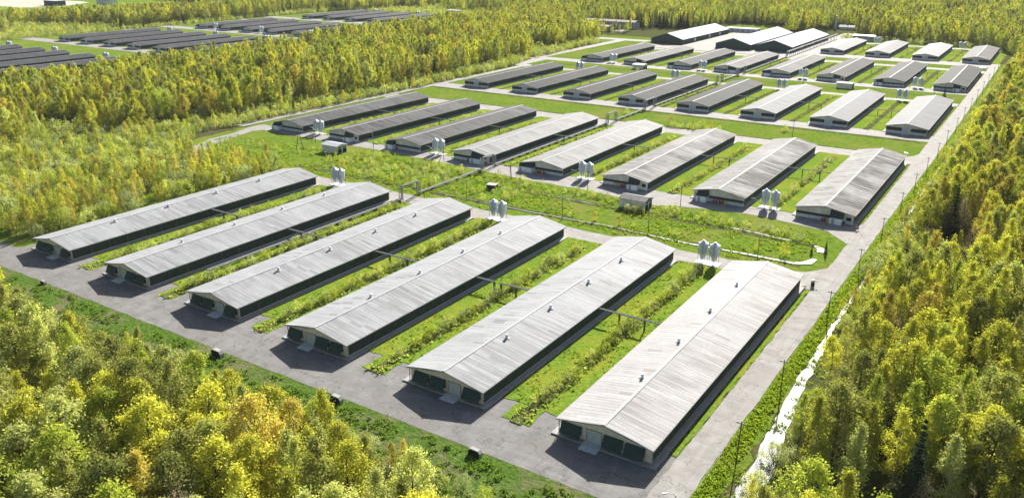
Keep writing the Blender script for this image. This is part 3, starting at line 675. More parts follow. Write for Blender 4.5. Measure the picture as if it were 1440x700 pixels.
for k in range(14):
    part('post', ('rack',), lambda b: (b.box(-.4, -.15, 0, .25, 0, 4.5), b.box(1.55, 1.8, 0, .25, 0, 4.5), b.box(-.147, 1.547, 0, .25, 4.0, 4.24)), M['steel'], r, loc=(0, 5+k*13, 0))

# ------------------------------------------------------------------ poles, wires, lamps
def pole(x, y, label, h=8.2, arm=True, lamp=False, lean=(0, 0), brace=None, group='wooden power poles'):
    nm = 'street_lamp' if lamp else 'power_pole'
    r = empty(nm, (x, y, 0), 0); r.rotation_euler = (math.radians(lean[0]), math.radians(lean[1]), 0); tag(r, label, 'street lamp' if lamp else 'pole', group)
    part('pole', ('p', h), lambda b: b.tube([(0, 0, 0), (0, 0, h)], .14, 8, .09), M['wood'] if not lamp else M['steel'], r)
    if arm:
        part('crossarm', ('p', h), lambda b: b.box(-.9, .9, -.08, .08, h-.55, h-.4), M['wood'], r)
        for s in (-.75, 0, .75):
            part('insulator', ('p', h, s), lambda b: b.lathe([(.05, h-.4 if s else h), (.07, h-.3 if s else h+.1), (.04, h-.22 if s else h+.18)], (s, 0), 6), M['white'], r)
    if lamp:
        part('lamp_arm', ('p', h), lambda b: b.tube([(0, 0, h-.1), (-.5, -.3, h+.25), (-1.2, -.7, h+.35)], .05, 6), M['steel'], r)
        part('lamp_head', ('p', h), lambda b: b.hexa([(-1.9, -1.1, h+.25), (-1.75, -1.35, h+.25), (-1.1, -.95, h+.28), (-1.2, -.65, h+.28), (-1.85, -1.12, h+.42), (-1.75, -1.3, h+.42), (-1.15, -.9, h+.48), (-1.22, -.68, h+.48)]), M['white'], r)
    if brace:
        part('brace', ('p', h, brace), lambda b: b.tube([(brace[0], brace[1], 0), (0, 0, h-1.6)], .13, 8, .1), M['wood'], r)
    return r
ry = [129.3, 157.0, 199.8, 236.0, 269.8, 304, 334, 364, 396, 427, 462, 496, 530, 566, 602, 640, 680, 720, 758]
for i, y in enumerate(ry):
    where = ['nearest the camera', 'second along', 'third along', 'fourth along', 'fifth along', 'sixth along', 'seventh along', 'eighth along', 'ninth along', 'tenth along'][i] if i < 10 else None
    pole(-36.0 if i > 1 else -35.2, y, f'dark wooden pole on the verge of the main road, {where}' if where else 'far wooden pole on the verge of the main road beyond the second row', lean=(rnd.uniform(-1.5, 1.5), rnd.uniform(-1.5, 1.5)),
         group='wooden poles along the main road' if where else 'far wooden poles along the main road')
for s in (-.75, .75):
    w = part('overhead_cable', None, lambda b: [b.tube([(-36+s, a + (c-a)*t, 7.95 - 1.1*4*t*(1-t)*min(1, (c-a)/35)) for t in np.linspace(0, 1, 7)], .03, 3, cap=False) for a, c in zip([95]+ry[:-1], ry)], M['steel'])
    tag(w, f'{"left" if s < 0 else "right"} overhead cable of the pair along the main road', 'cable')
pole(-37.6, 105.5, 'grey lamp post with white head at the bottom edge of the picture', h=6.3, arm=False, lamp=True, group='lamp posts')
mid = [(-176.3, 269, 'braced pole before the left corner of the fifth second-row barn', (1.8, -1.5)), (-172.5, 234, 'pole standing in the ditch scrub behind the third front-row barn', None), (-141.3, 269.6, 'pole beside the silos before the sixth second-row barn', None),
       (-132, 234, 'pole in the meadow behind the fourth front-row barn', None), (-100.7, 235.4, 'pole in the meadow behind the fifth front-row barn', None), (-103.9, 270.6, 'pole at the lane left of the seventh second-row barn', None),
       (-64, 233, 'pole in the meadow behind the rightmost front-row barn', None), (-211.5, 271, 'braced pole before the fourth second-row barn', (-3.2, 0)), (-288.5, 271, 'braced pole beside the leftmost silos of the second row', (-2, -.6)), (-102.8, 412, 'pole in the meadow before the seventh third-row barn', None), (-60, 572, 'pole in the grass before the rightmost fourth-row barn', None), (-140, 572, 'pole in the grass before the sixth fourth-row barn', None)]
for x, y, l, br in mid: pole(x, y, 'dark ' + l, brace=br, h=8.0 if br is None else 7.6)
for x, y, l in ((-314.1, 236.9, 'grey lamp post in the left meadow clearing'), (-248.7, 268, 'grey lamp post between the cream shed and the third second-row barn'), (-259.1, 279, 'grey lamp post right of the second barn of the second row'), (-247.8, 240, 'grey lamp post in the scrub behind the left front-row barns')):
    pole(x, y, l, h=6.5, arm=False, lamp=True, group='lamp posts')
r = empty('lattice_trestle', (-283, 256, 0), .3); tag(r, 'tall dark two-legged wooden trestle pole in the left clearing', 'trestle')
for s in (-1.9, 1.9): part('leg', ('tr', s), lambda b: b.tube([(s, 0, 0), (0, 0, 8.6)], .18, 8, .13), M['wood'], r)
part('crossbar', ('tr',), lambda b: (b.box(-1.3, 1.3, -.09, .09, 2.9, 3.1), b.box(-1.1, 1.1, -.09, .09, 8.2, 8.4)), M['wood'], r)

# ------------------------------------------------------------------ barrels, concrete heads, bits
def barrel(x, y, mat, label):
    o = part('barrel', ('b',), lambda b: b.lathe([(.30, 0), (.32, .05), (.32, .3), (.34, .32), (.32, .34), (.32, .62), (.34, .64), (.32, .66), (.32, .92), (.28, .95)], (0, 0), 14), mat, loc=(x, y, .12))
    o.scale = (1.05, 1.05, 1.1); tag(o, label, 'barrel', 'plastic barrels along the gables of the second row')
cn = {'red': 'red', 'yellow': 'yellow', 'blue': 'blue'}
BAR = [(-56.9, 281.2, 'red', 'rightmost barn, left one'), (-56.0, 281.2, 'red', 'rightmost barn, beside the yellow one'), (-55.1, 281.0, 'yellow', 'rightmost barn, left of its porch'), (-49.9, 281.1, 'blue', 'rightmost barn, right of its porch'),
       (-95.6, 281.6, 'red', 'seventh barn, first from left'), (-94.5, 281.6, 'red', 'seventh barn, second from left'), (-93.2, 281.7, 'red', 'seventh barn, third from left'), (-92.2, 281.7, 'red', 'seventh barn, fourth from left'), (-91.2, 281.5, 'yellow', 'seventh barn, right of the red ones'),
       (-135.1, 281.4, 'yellow', 'sixth barn, left one'), (-134.1, 281.4, 'yellow', 'sixth barn, right one'), (-132.6, 281.5, 'red', 'sixth barn, left one'), (-131.6, 281.5, 'red', 'sixth barn, next to the porch'),
       (-171.4, 281.2, 'yellow', 'fifth barn, beside the porch'), (-170.5, 281.0, 'red', 'fifth barn, left one'), (-169.5, 281.1, 'red', 'fifth barn, middle one'), (-168.6, 281.0, 'yellow', 'fifth barn, farther from the porch'), (-167.6, 281.1, 'red', 'fifth barn, right one'),
       (-206.4, 281.4, 'red', 'fourth barn, left of its porch'), (-196.9, 281.2, 'red', 'fourth barn, right of its porch'), (-246.9, 281.4, 'red', 'third barn, beside its porch')]
for x, y, c, l in BAR: barrel(x, y, M[c], f'{c} barrel at the second-row {l}')
def culvert(x, y, label, s=1.0, rz=0.0):
    r = empty('culvert_head', (x, y, 0), rz, s); tag(r, label, 'culvert', 'dark culvert heads along the front road')
    part('ring', ('c',), lambda b: b.prism_y([(-1.7, 0), (1.7, 0), (1.7, 1.0), (1.1, 1.7), (-1.1, 1.75), (-1.7, 1.2)], 0, 1.1), M['concrete'], r)
    part('opening', ('c',), lambda b: b.prism_y([(-1.5, .05), (1.5, .05), (1.5, .9), (.95, 1.45), (-.95, 1.5), (-1.5, 1.05)], -.05, -.004), M['black'], r)
culvert(-147.8, 103.2, 'dark concrete culvert head on the bank below the third front-row barn', .95)
culvert(-110.8, 103.6, 'dark rounded culvert mouth on the bank below the fourth front-row barn', .85)
culvert(-223.0, 104.6, 'small dark culvert head on the bank below the leftmost barns', .6)
culvert(-76.0, 103.9, 'dark culvert head on the bank below the fifth front-row barn', .8)
r = empty('concrete_well', (-173.3, 251.8, 0), .2); tag(r, 'dark square well with pale lid in the meadow behind the front row', 'well')
part('chamber', None, lambda b: b.box(-1.8, 1.8, -1.4, 1.4, 0, 1.7), M['curtain'], r); part('lid', None, lambda b: b.box(-1.95, 1.95, -1.55, 1.55, 1.703, 1.9), M['trim'], r)
r = empty('waste_bin', (-44.8, 220.8, .0)); tag(r, 'dark bin heaped with white sacks at the corner behind the rightmost front barn', 'bin')
part('body', None, lambda b: b.lathe([(.42, .1), (.5, .14), (.52, 1.35), (.56, 1.4)], (0, 0), 16), M['black'], r)
part('sack', None, lambda b: b.lathe([(.5, 1.404), (.62, 1.6), (.55, 1.85), (.25, 2.0)], (0, 0), 10), M['white'], r, smooth=True)
part('sack', None, lambda b: b.lathe([(.12, 1.35), (.2, 1.45), (.2, 1.6), (.08, 1.7)], (1.1, .1), 8), M['white'], r, smooth=True)
part('bar', None, lambda b: b.tube([(.4, .05, 1.45), (1.2, .1, 1.42)], .04, 6), M['steel'], r)
for x, y, s, l in ((-47.2, 218.9, .9, 'pale rubble heap at the back corner of the rightmost front barn'),):
    rb = part('rubble_heap', None, lambda b: [b.lathe([(.5*q, 0), (.6*q, .2*q), (.35*q, .5*q), (.1, .6*q)], (u, w), 6) for u, w, q in ((0, 0, 1), (.7, .5, .8), (-.5, .7, .7), (.4, -.7, .6), (1.0, -.3, .5))], M['cream'], loc=(x, y, 0))
    tag(rb, l, 'rubble')
vb = part('parked_trailer', None, lambda b: (b.box(-2.2, 2.2, -1.1, 1.1, .6, 1.7), b.box(-1.9, -1.2, -1.2, 1.2, 0, .597), b.box(1.2, 1.9, -1.2, 1.2, 0, .597)), M['white'], loc=(-46.5, 727, 0)); tag(vb, 'small white trailer behind the rightmost fourth-row barn', 'trailer')

# ------------------------------------------------------------------ person by the second row
def skin_person(x, y, rz, label):
    r = empty('person', (x, y, .12), rz); tag(r, label, 'person')
    def body(name, vs, es, rad, mat):
        me = bpy.data.meshes.new(name); me.from_pydata(vs, es, []); me.materials.append(mat)
        o = bpy.data.objects.new(name, me); COL.objects.link(o); o.parent = r
        m = o.modifiers.new('skin', 'SKIN'); m.use_smooth_shade = True
        for i, q in enumerate(rad): me.skin_vertices[0].data[i].radius = (q, q)
        me.skin_vertices[0].data[0].use_root = True
        s = o.modifiers.new('sub', 'SUBSURF'); s.levels = 1; s.render_levels = 2
        return o
    # pelvis, spine leaning forward, neck, head, arms, legs
    V = [(0, 0, .93), (0, -.06, 1.15), (0, -.14, 1.36), (0, -.19, 1.48), (0, -.23, 1.56), (0, -.25, 1.70),
         (.19, -.14, 1.38), (.27, -.20, 1.12), (.25, -.36, .92), (-.19, -.14, 1.38), (-.28, -.16, 1.12), (-.30, -.30, .90),
         (.10, 0, .88), (.13, -.10, .50), (.14, .02, .09), (.14, -.14, .05), (-.10, 0, .88), (-.12, .12, .50), (-.13, .22, .12), (-.13, .08, .05)]
    Ed = [(0, 1), (1, 2), (2, 3), (3, 4), (4, 5), (2, 6), (6, 7), (7, 8), (2, 9), (9, 10), (10, 11), (0, 12), (12, 13), (13, 14), (14, 15), (0, 16), (16, 17), (17, 18), (18, 19)]
    Rd = [.15, .14, .16, .07, .075, .095, .07, .052, .042, .07, .052, .042, .10, .072, .05, .04, .10, .072, .05, .04]
    try:
        for nme in ('body',):
            me = bpy.data.meshes.new('body'); me.from_pydata(V, Ed, []); me.materials.append(M['skin'])
            o = bpy.data.objects.new('body', me); COL.objects.link(o); o.parent = r
            m = o.modifiers.new('skin', 'SKIN'); m.use_smooth_shade = True
            for i, q in enumerate(Rd): me.skin_vertices[0].data[i].radius = (q, q)
            me.skin_vertices[0].data[0].use_root = True
            s = o.modifiers.new('sub', 'SUBSURF'); s.levels = 1; s.render_levels = 1
    except Exception as e: print('skin failed', e)
    part('jacket', None, lambda b: (b.tube([(0, 0, .84), (0, -.05, 1.12), (0, -.14, 1.34), (0, -.18, 1.47)], .24, 12, .15), b.tube([(.17, -.13, 1.40), (.28, -.19, 1.13), (.26, -.34, .95)], .10, 8, .065), b.tube([(-.17, -.13, 1.40), (-.29, -.16, 1.13), (-.31, -.28, .93)], .10, 8, .065)), M['orange'], r, smooth=True)
    part('trousers', None, lambda b: (b.tube([(.09, 0, .93), (.13, -.10, .50), (.14, .02, .10)], .14, 10, .08), b.tube([(-.09, 0, .93), (-.12, .12, .50), (-.13, .22, .12)], .14, 10, .08)), M['navy'], r, smooth=True)
    part('hair', None, lambda b: b.lathe([(.105, 1.70), (.115, 1.76), (.08, 1.84), (.02, 1.86)], (0, -.24), 10), M['black'], r, smooth=True)
skin_person(-45.1, 277.3, .6, 'person in orange jacket and dark trousers walking at the corner of the second row')
bg_ = part('shoulder_bag', None, lambda b: (b.box(-.25, .25, -.15, .15, .35, .95), b.tube([(-.2, 0, .95), (0, 0, 1.25), (.2, 0, .95)], .03, 6)), M['navy'], loc=(-44.5, 277.5, .1)); tag(bg_, 'dark bag carried beside the person in orange', 'bag')

# ------------------------------------------------------------------ air
hz = part('haze', None, lambda b: b.box(-4400, 2400, -700, 4900, -1, 93), None); tag(hz, kind='stuff')
hm = bpy.data.materials.new('haze_air'); hm.use_nodes = True; hn = hm.node_tree; hn.nodes.remove(hn.nodes['Principled BSDF'])
pv = hn.nodes.new('ShaderNodeVolumePrincipled'); pv.inputs['Color'].default_value = (.93, .95, 1, 1); pv.inputs['Density'].default_value = .00003; pv.inputs['Anisotropy'].default_value = 0
hn.links.new(pv.outputs[0], hn.nodes['Material Output'].inputs['Volume']); hz.data.materials.append(hm)

# ------------------------------------------------------------------ trees and shrubs
def quads_mesh(name, C, Nn, S, mats, trunk=None, droop=0.0, rs=None):
    """leaf-sized faces: centres C, normals Nn, sizes S; optional trunk (MB) appended as material 1"""
    rs = rs or R; n = len(C)
    Nn = Nn/np.linalg.norm(Nn, axis=1, keepdims=True)
    a = rs.normal(size=(n, 3)); a[:, 2] -= droop
    u = a-(a*Nn).sum(1, keepdims=True)*Nn; u /= np.linalg.norm(u, axis=1, keepdims=True); w = np.cross(Nn, u)
    asp = rs.uniform(.5, .9, (n, 1)); s = S[:, None]
    P = np.stack([C-u*s, C+w*s*asp, C+u*s, C-w*s*asp], 1).reshape(-1, 3)
    verts = P; nv = len(P); loops = np.arange(nv); starts = np.arange(0, nv, 4); tot = np.full(n, 4); mi = np.zeros(n, int)
    if trunk is not None and trunk.v:
        tv = np.array(trunk.v); verts = np.vstack([P, tv])
        tl = [np.array(f)+nv for f in trunk.f]; loops = np.concatenate([loops]+tl)
        tt = np.array([len(f) for f in trunk.f]); starts = np.concatenate([starts, nv+np.concatenate([[0], np.cumsum(tt)[:-1]])]); tot = np.concatenate([tot, tt]); mi = np.concatenate([mi, np.ones(len(tt), int)])
    me = bpy.data.meshes.new(name)
    me.vertices.add(len(verts)); me.vertices.foreach_set('co', verts.astype(np.float32).ravel())
    me.loops.add(len(loops)); me.loops.foreach_set('vertex_index', loops.astype(np.int32))
    me.polygons.add(len(starts)); me.polygons.foreach_set('loop_start', starts.astype(np.int32))
    try: me.polygons.foreach_set('loop_total', tot.astype(np.int32))
    except Exception: pass
    for m in mats: me.materials.append(m)
    me.polygons.foreach_set('material_index', mi.astype(np.int32))
    me.update(calc_edges=True); me.validate()
    return me

def crown_points(kind, rs, n):
    """leaf centres and normals of a crown of unit kind; heights in metres"""
    if kind == 'birch':
        H, z0, Rr, nc = 13.5, rs.uniform(2.0, 3.6), rs.uniform(1.8, 2.5), 62
    elif kind == 'wide':
        H, z0, Rr, nc = 12.5, rs.uniform(2.2, 3.5), rs.uniform(2.7, 3.5), 70
    elif kind == 'young':
        H, z0, Rr, nc = 6.2, rs.uniform(.4, .9), rs.uniform(1.15, 1.5), 40
    elif kind == 'willow':
        H, z0, Rr, nc = 3.6, .1, rs.uniform(1.7, 2.2), 46
    elif kind == 'bare':
        H, z0, Rr, nc = 11.5, 3.0, 2.0, 60
    elif kind == 'spruce':
        H, z0, Rr, nc = 13.0, .8, 2.5, 1
    if kind == 'spruce':
        t = rs.uniform(0, 1, n)**1.35; tier = np.floor(t*17)/17 + (t*17 % 1)*.018
        ang = rs.uniform(0, 2*np.pi, n); br = np.floor(ang/(2*np.pi)*9+tier*31)
        rad = (1-tier)*Rr*(.75+.25*np.sin(br*7.3))*np.sqrt(rs.uniform(0.02, 1, n))
        z = z0+tier*(H-z0)-rad*.28
        C = np.stack([rad*np.cos(ang), rad*np.sin(ang), z], 1); Nn = rs.normal(size=(n, 3))*.6+np.array([0, 0, 1.0])
        return C, Nn, H, [], z0
    lean = rs.normal(size=2)*.03*H
    lob = rs.uniform(0, 2*np.pi, 3)
    cl = []
    for i in range(nc):
        t = (i+rs.uniform(0, 1))/nc
        if kind in ('birch', 'young', 'bare'): prof = (np.sin(np.pi*min(1, (t*.93+.07))**.62)**.9)
        elif kind == 'wide': prof = np.sin(np.pi*(t*.86+.14)**.9)**.6
        else: prof = np.sqrt(max(0, 1-(t*.97)**2.3))
        a = rs.uniform(0, 2*np.pi)
        irr = 1+.22*np.sin(2*a+lob[0]+t*5)+.15*np.sin(3*a+lob[1]-t*8)
        rr = Rr*prof*irr*(rs.uniform(.25, 1)**.5)
        z = z0+t*(H-z0)*.97
        cl.append((rr*np.cos(a)+lean[0]*t, rr*np.sin(a)+lean[1]*t, z, rs.uniform(.65, 1.25)))
    cl = np.array(cl); idx = rs.randint(0, nc, n)
    cs = {'birch': .40, 'wide': .48, 'young': .26, 'willow': .30, 'bare': .55}[kind]
    off = rs.normal(size=(n, 3))*cs*cl[idx, 3:4]*np.array([.85, .85, 1.15 if kind != 'wide' else .8])
    C = cl[idx, :3]+off; C[:, 2] = np.maximum(C[:, 2], .12)
    cen = np.stack([lean[0]*.5+0*C[:, 0], lean[1]*.5+0*C[:, 0], np.full(n, z0+(H-z0)*.45)], 1)
    out = C-cen; out /= np.linalg.norm(out, axis=1, keepdims=True)+1e-6
    Nn = rs.normal(size=(n, 3))*.75+out*.55+np.array([0, 0, .35])
    return C, Nn, H, cl, z0

def trunk_mb(kind, rs, H, cl, z0):
    b = MB()
    if kind == 'willow':
        for k in range(6):
            a = rs.uniform(0, 6.28); b.tube([(0, 0, 0), (.5*math.cos(a), .5*math.sin(a), 1.1), (1.2*math.cos(a), 1.2*math.sin(a), 2.4)], .06, 5, .02, cap=False)
        return b
    r0 = {'birch': .15, 'wide': .21, 'young': .07, 'bare': .15, 'spruce': .2}[kind]
    top = H*.93; pts = []
    dx, dy = (cl[-1][0], cl[-1][1]) if len(cl) else (0, 0)
    for i in range(6):
        t = i/5; pts.append((dx*t*t*.7+rs.normal()*.06*t, dy*t*t*.7+rs.normal()*.06*t, top*t))
    b.tube(pts, r0, 7, .03)
    if len(cl):
        step = 3 if kind in ('birch', 'wide') else (2 if kind == 'bare' else 5)
        for c in cl[::step]:
            zs = max(z0*.8, c[2]-math.hypot(c[0], c[1])*.9-.3); t = min(1, zs/top)
            b.tube([(dx*t*t*.7, dy*t*t*.7, zs), ((c[0]+dx*t*t*.7)*.55, (c[1]+dy*t*t*.7)*.55, (zs+c[2])*.5), (c[0], c[1], c[2])], .05, 4, .015, cap=False)
    return b

TINT = {
 'yellow': leaf_mat('leaf_yellow_green', (.455, .462, .085), .45),
 'lime': leaf_mat('leaf_fresh_green', (.335, .39, .080), .45),
 'olive': leaf_mat('leaf_olive', (.28, .30, .10), .42),
 'amber': leaf_mat('leaf_amber', (.47, .41, .11), .42),
 'willow': leaf_mat('leaf_grey_green', (.43, .47, .19), .45),
 'sage': leaf_mat('leaf_sage', (.34, .39, .22), .42),
 'bare': leaf_mat('twigs_grey_brown', (.25, .21, .155), .2),
 'spruce': leaf_mat('needles_dark_green', (.045, .072, .040), .15),
}
TW = {'yellow': 'bright yellow-green', 'lime': 'fresh green', 'olive': 'dull olive-green', 'amber': 'amber-tinged', 'willow': 'pale grey-green', 'sage': 'silvery sage', 'bare': 'nearly leafless brown', 'spruce': 'dark'}
NL = {'birch': 4600, 'wide': 5600, 'young': 1700, 'willow': 1900, 'bare': 1500, 'spruce': 5200}
LS = {'birch': .115, 'wide': .125, 'young': .085, 'willow': .075, 'bare': .075, 'spruce': .14}
NV = {'birch': 4, 'wide': 4, 'young': 3, 'willow': 4, 'bare': 2, 'spruce': 2}
KTINT = {'birch': ['yellow', 'lime', 'olive', 'amber', 'willow'], 'wide': ['yellow', 'lime', 'olive', 'amber', 'willow'], 'young': ['yellow', 'lime', 'amber', 'willow'], 'willow': ['willow', 'sage', 'lime'], 'bare': ['bare'], 'spruce': ['spruce']}
BARK = {k: M['bark_white'] if k in ('birch', 'young') else M['bark_dark'] for k in NL}
PROTO = {}        # (kind, variant) -> dict of meshes
far_coll = bpy.data.collections.new('zz_far_tree_shapes')      # never linked to the scene: shapes only
far_index = {}
for kind in NL:
    for v in range(NV[kind]):
        rs = np.random.RandomState(hash_seed := (sum(map(ord, kind))*13+v))
        C, Nn, H, cl, z0 = crown_points(kind, rs, NL[kind])
        S = LS[kind]*rs.uniform(.7, 1.5, len(C)); tb = trunk_mb(kind, rs, H, cl, z0)
        base = quads_mesh('crown', C, Nn, S, [TINT[KTINT[kind][0]]], droop=.5 if kind == 'birch' else 0, rs=rs)
        trunk = tb.mesh('trunk'); trunk.materials.append(BARK[kind])
        PROTO[(kind, v)] = {'H': H, 'trunk': trunk}
        # lighter far version: fewer, larger leaf clumps
        f = 3.4 if kind != 'spruce' else 3; m = int(NL[kind]/f)
        for tn in KTINT[kind]:
            me = base.copy(); me.materials.clear(); me.materials.append(TINT[tn]); PROTO[(kind, v)][tn] = me
for kind in NL:
    for v in range(NV[kind]):
        rs = np.random.RandomState(sum(map(ord, kind))*13+v)
        C, Nn, H, cl, z0 = crown_points(kind, rs, NL[kind]); tb = trunk_mb(kind, rs, H, cl, z0)
        mid = quads_mesh('mid', C, Nn, LS[kind]*rs.uniform(.7, 1.5, len(C)), [TINT['lime'], BARK[kind]], trunk=tb, rs=rs)
        q = 4.2; k = rs.permutation(len(C))[:int(len(C)/q)]
        far = quads_mesh('far', C[k], Nn[k], LS[kind]*math.sqrt(q)*.95*rs.uniform(.7, 1.5, len(k)), [TINT['lime'], BARK[kind]], trunk=None, rs=rs)
        for lod, me0 in (('mid', mid), ('far', far)):
            for tn in KTINT[kind]:
                me = me0.copy(); me.materials[0] = TINT[tn]
                nm = f'{len(far_index):03d}_{kind}'
                o = bpy.data.objects.new(nm, me); far_coll.objects.link(o); far_index[(kind, v, tn, lod)] = len(far_index)

def vnoise(x, y, s, seed=0):
    """cheap smooth value noise"""
    x = x/s; y = y/s; xi, yi = math.floor(x), math.floor(y); fx, fy = x-xi, y-yi
    def h(a, b):
        n = (a*374761393+b*668265263+seed*982451653) & 0xffffffff; n = ((n ^ (n >> 13))*1274126177) & 0xffffffff
        return ((n ^ (n >> 16)) & 0xffff)/65535
    fx = fx*fx*(3-2*fx); fy = fy*fy*(3-2*fy)
    return (h(xi, yi)*(1-fx)+h(xi+1, yi)*fx)*(1-fy)+(h(xi, yi+1)*(1-fx)+h(xi+1, yi+1)*fx)*fy

def inpoly(x, y, p):
    c = False; j = len(p)-1
    for i in range(len(p)):
        if (p[i][1] > y) != (p[j][1] > y) and x < (p[j][0]-p[i][0])*(y-p[i][1])/(p[j][1]-p[i][1])+p[i][0]: c = not c
        j = i
    return c

def cam_px(x, y, z):
    v = Vector((x, y, z))-CAM; d = v.dot(FWD)
    if d < 1: return None
    return 720+F_PX*v.dot(RIGHT)/d, 350-F_PX*v.dot(UP)/d, F_PX/d
def visible(x, y, h, m=230):
    a = cam_px(x, y, 0); b = cam_px(x, y, h)
    if not a or not b: return False
    return -m < a[0] < 1440+m and a[1] > -20 and b[1] < 700+m

trees = []     # (kind, v, tint, x, y, rz, scale, zone, px size)
def put(kind, tint, x, y, h, zone, rs=rnd):
    if tint not in KTINT[kind]: tint = 'willow' if kind in ('young', 'willow') else KTINT[kind][0]
    v = rs.randrange(NV[kind]); H = PROTO[(kind, v)]['H']
    if not visible(x, y, h): return
    trees.append((kind, v, tint, x, y, rs.uniform(0, 6.28), h/H, zone, cam_px(x, y, h)[2]*h*(1 if visible(x, y, h, -4) else .001), cam_px(x, y, h)[2]*h))

def scatter(poly, spacing, fn, jit=.42, seed=0):
    rs = random.Random(seed); xs = [p[0] for p in poly]; ys = [p[1] for p in poly]
    y = min(ys)
    while y < max(ys):
        x = min(xs)
        while x < max(xs):
            px, py = x+rs.uniform(-jit, jit)*spacing, y+rs.uniform(-jit, jit)*spacing
            if inpoly(px, py, poly): fn(px, py, rs)
            x += spacing
        y += spacing

def woods_pick(x, y, rs, zone, hmin=11, hmax=16, brownish=.10, spruce=.02, oliveness=.25):
    n = vnoise(x, y, 38, 1); n2 = vnoise(x, y, 17, 2); u = rs.random()
    if n2 < .20: return low_pick(x, y, rs, zone, .3, 3, 6)
    h = hmin+(hmax-hmin)*(.5*n2+.5*rs.random())
    if u < spruce*(2.5 if n < .35 else .4): return put('spruce', 'spruce', x, y, h*rs.uniform(.75, 1.05), zone, rs)
    if u < spruce+brownish*(2 if n2 < .35 else .4): return put('bare', 'bare', x, y, h*.85, zone, rs)
    fg = zone == 'foreground'
    if fg and y > 74 and x > -190: h *= max(.62, 1-(y-74)*.03) if min(abs(x+110), abs(x+147), abs(x+70)) < 13 else max(.84, 1-(y-74)*.012)
    k = 'wide' if rs.random() < (.5 if fg else .15+.3*vnoise(x, y, 45, 12)) else 'birch'
    w = rs.random()
    if rs.random() < (.22 if fg else .10): return put(k, 'willow', x, y, h*.95, zone, rs)
    t = 'yellow' if w < .36+.3*(n-.5) else 'lime' if w < .60 else 'olive' if w < .66+oliveness+.25*(.55-vnoise(x, y, 70, 14)) else 'amber'
    put(k, t, x, y, h, zone, rs)

def low_pick(x, y, rs, zone, yfrac=.4, h0=3, h1=6.5):
    if -124 < x < -109 and 253.5 < y < 266 or -274 < x < -259 and 254 < y < 268: return
    n = vnoise(x, y, 14, 5)
    if rs.random() < yfrac*(1.5 if n > .5 else .5):
        put('young', rs.choice(['yellow', 'yellow', 'lime', 'amber']), x, y, rs.uniform(h0, h1)*1.15, zone, rs)
    else: put('willow', rs.choice(['willow', 'willow', 'sage', 'lime']), x, y, rs.uniform(h0, h1)*.8, zone, rs)

# foreground woods, below the front road
scatter([(-330, 20), (-58, 20), (-62, 80), (-75, 85), (-110, 87), (-150, 88), (-190, 84), (-240, 90), (-330, 84)], 6.1, lambda x, y, r: woods_pick(x, y, r, 'foreground', 14, 23, .06, .012), seed=1)
scatter([(-300, 82), (-60, 80), (-57, 94), (-90, 96), (-118, 94), (-150, 95), (-180, 92), (-205, 91), (-300, 96)], 3.1, lambda x, y, r: low_pick(x, y, r, 'foreground edge', .35, 2.2, 5), seed=2)
# right-hand woods
scatter([(-22, 60), (160, 60), (260, 300), (260, 800), (-25, 800), (-26, 300), (-24, 160)], 6.2, lambda x, y, r: woods_pick(x, y, r, 'right', 12.5, 21, .13, .035, .25), seed=3)
def verge(x, y, rs):
    if 100 < y < 196 and -34.6 < x < -29.4: return
    if rs.random() < .75: low_pick(x, y, rs, 'right edge', .28, 2.2, 6.0)
scatter([(-34.5, 95), (-20, 95), (-22, 800), (-32, 800), (-34.2, 420)], 3.0, verge, seed=4)
scatter([(-29, 95), (-23, 95), (-23, 300), (-28, 300)], 4.0, lambda x, y, r: woods_pick(x, y, r, 'right', 7, 12, .3, .0, .3) if r.random() < .28 else None, seed=44)
# scrub west of the front row
def left_scrub(x, y, rs):
    if vnoise(x, y, 11, 41) < .27: return
    low_pick(x, y, rs, 'left scrub', .55 if x > -310 else .25, 5.0, 9.2)
scatter([(-262, 121), (-259, 150), (-259, 214), (-268, 228), (-300, 222), (-318, 214), (-333, 228), (-350, 250), (-368, 250), (-392, 200), (-430, 130), (-330, 121)], 4.2, left_scrub, seed=5)
scatter([(-318, 214), (-262, 222), (-258, 232), (-300, 230), (-322, 228)], 3.6, lambda x, y, r: low_pick(x, y, r, 'left scrub', .4, 1.6, 3.2), seed=6)
# woods in the middle, between the two farms
def mid_wood(x, y, r):
    if vnoise(x, y, 30, 31) < .13: return low_pick(x, y, r, 'middle', .3, 4, 7)
    woods_pick(x, y, r, 'middle', 11.5, 19.5, .16, .02, .22)
scatter([(-800, 40), (-480, 60), (-425, 120), (-392, 190), (-378, 230), (-372, 300), (-364, 380), (-364, 450), (-372, 540), (-380, 640), (-388, 720), (-400, 790), (-440, 815), (-475, 835),
         (-480, 900), (-600, 960), (-606, 760), (-580, 560), (-560, 430), (-550, 285), (-552, 246), (-900, 246)], 6.2, mid_wood, seed=7)
scatter([(-392, 195), (-376, 300), (-368, 450), (-374, 540), (-383, 640), (-395, 735), (-376, 735), (-366, 600), (-355, 540), (-349, 430), (-349, 300), (-352, 250), (-365, 220)], 3.6, lambda x, y, r: low_pick(x, y, r, 'wood edge', .2, 3.0, 6.5), seed=8)
scatter([(-258, 237.5), (-195, 237.5), (-194, 267), (-250, 271), (-258, 258)], 3.3, lambda x, y, r: low_pick(x, y, r, 'scrub between rows', .18, 1.6, 3.6) if r.random() < .8 else None, seed=9)
scatter([(-189, 237.5), (-160, 237.5), (-150, 262), (-165, 268), (-189, 269)], 3.4, lambda x, y, r: low_pick(x, y, r, 'scrub between rows', .16, 1.5, 3.2) if r.random() < .62 else None, seed=10)
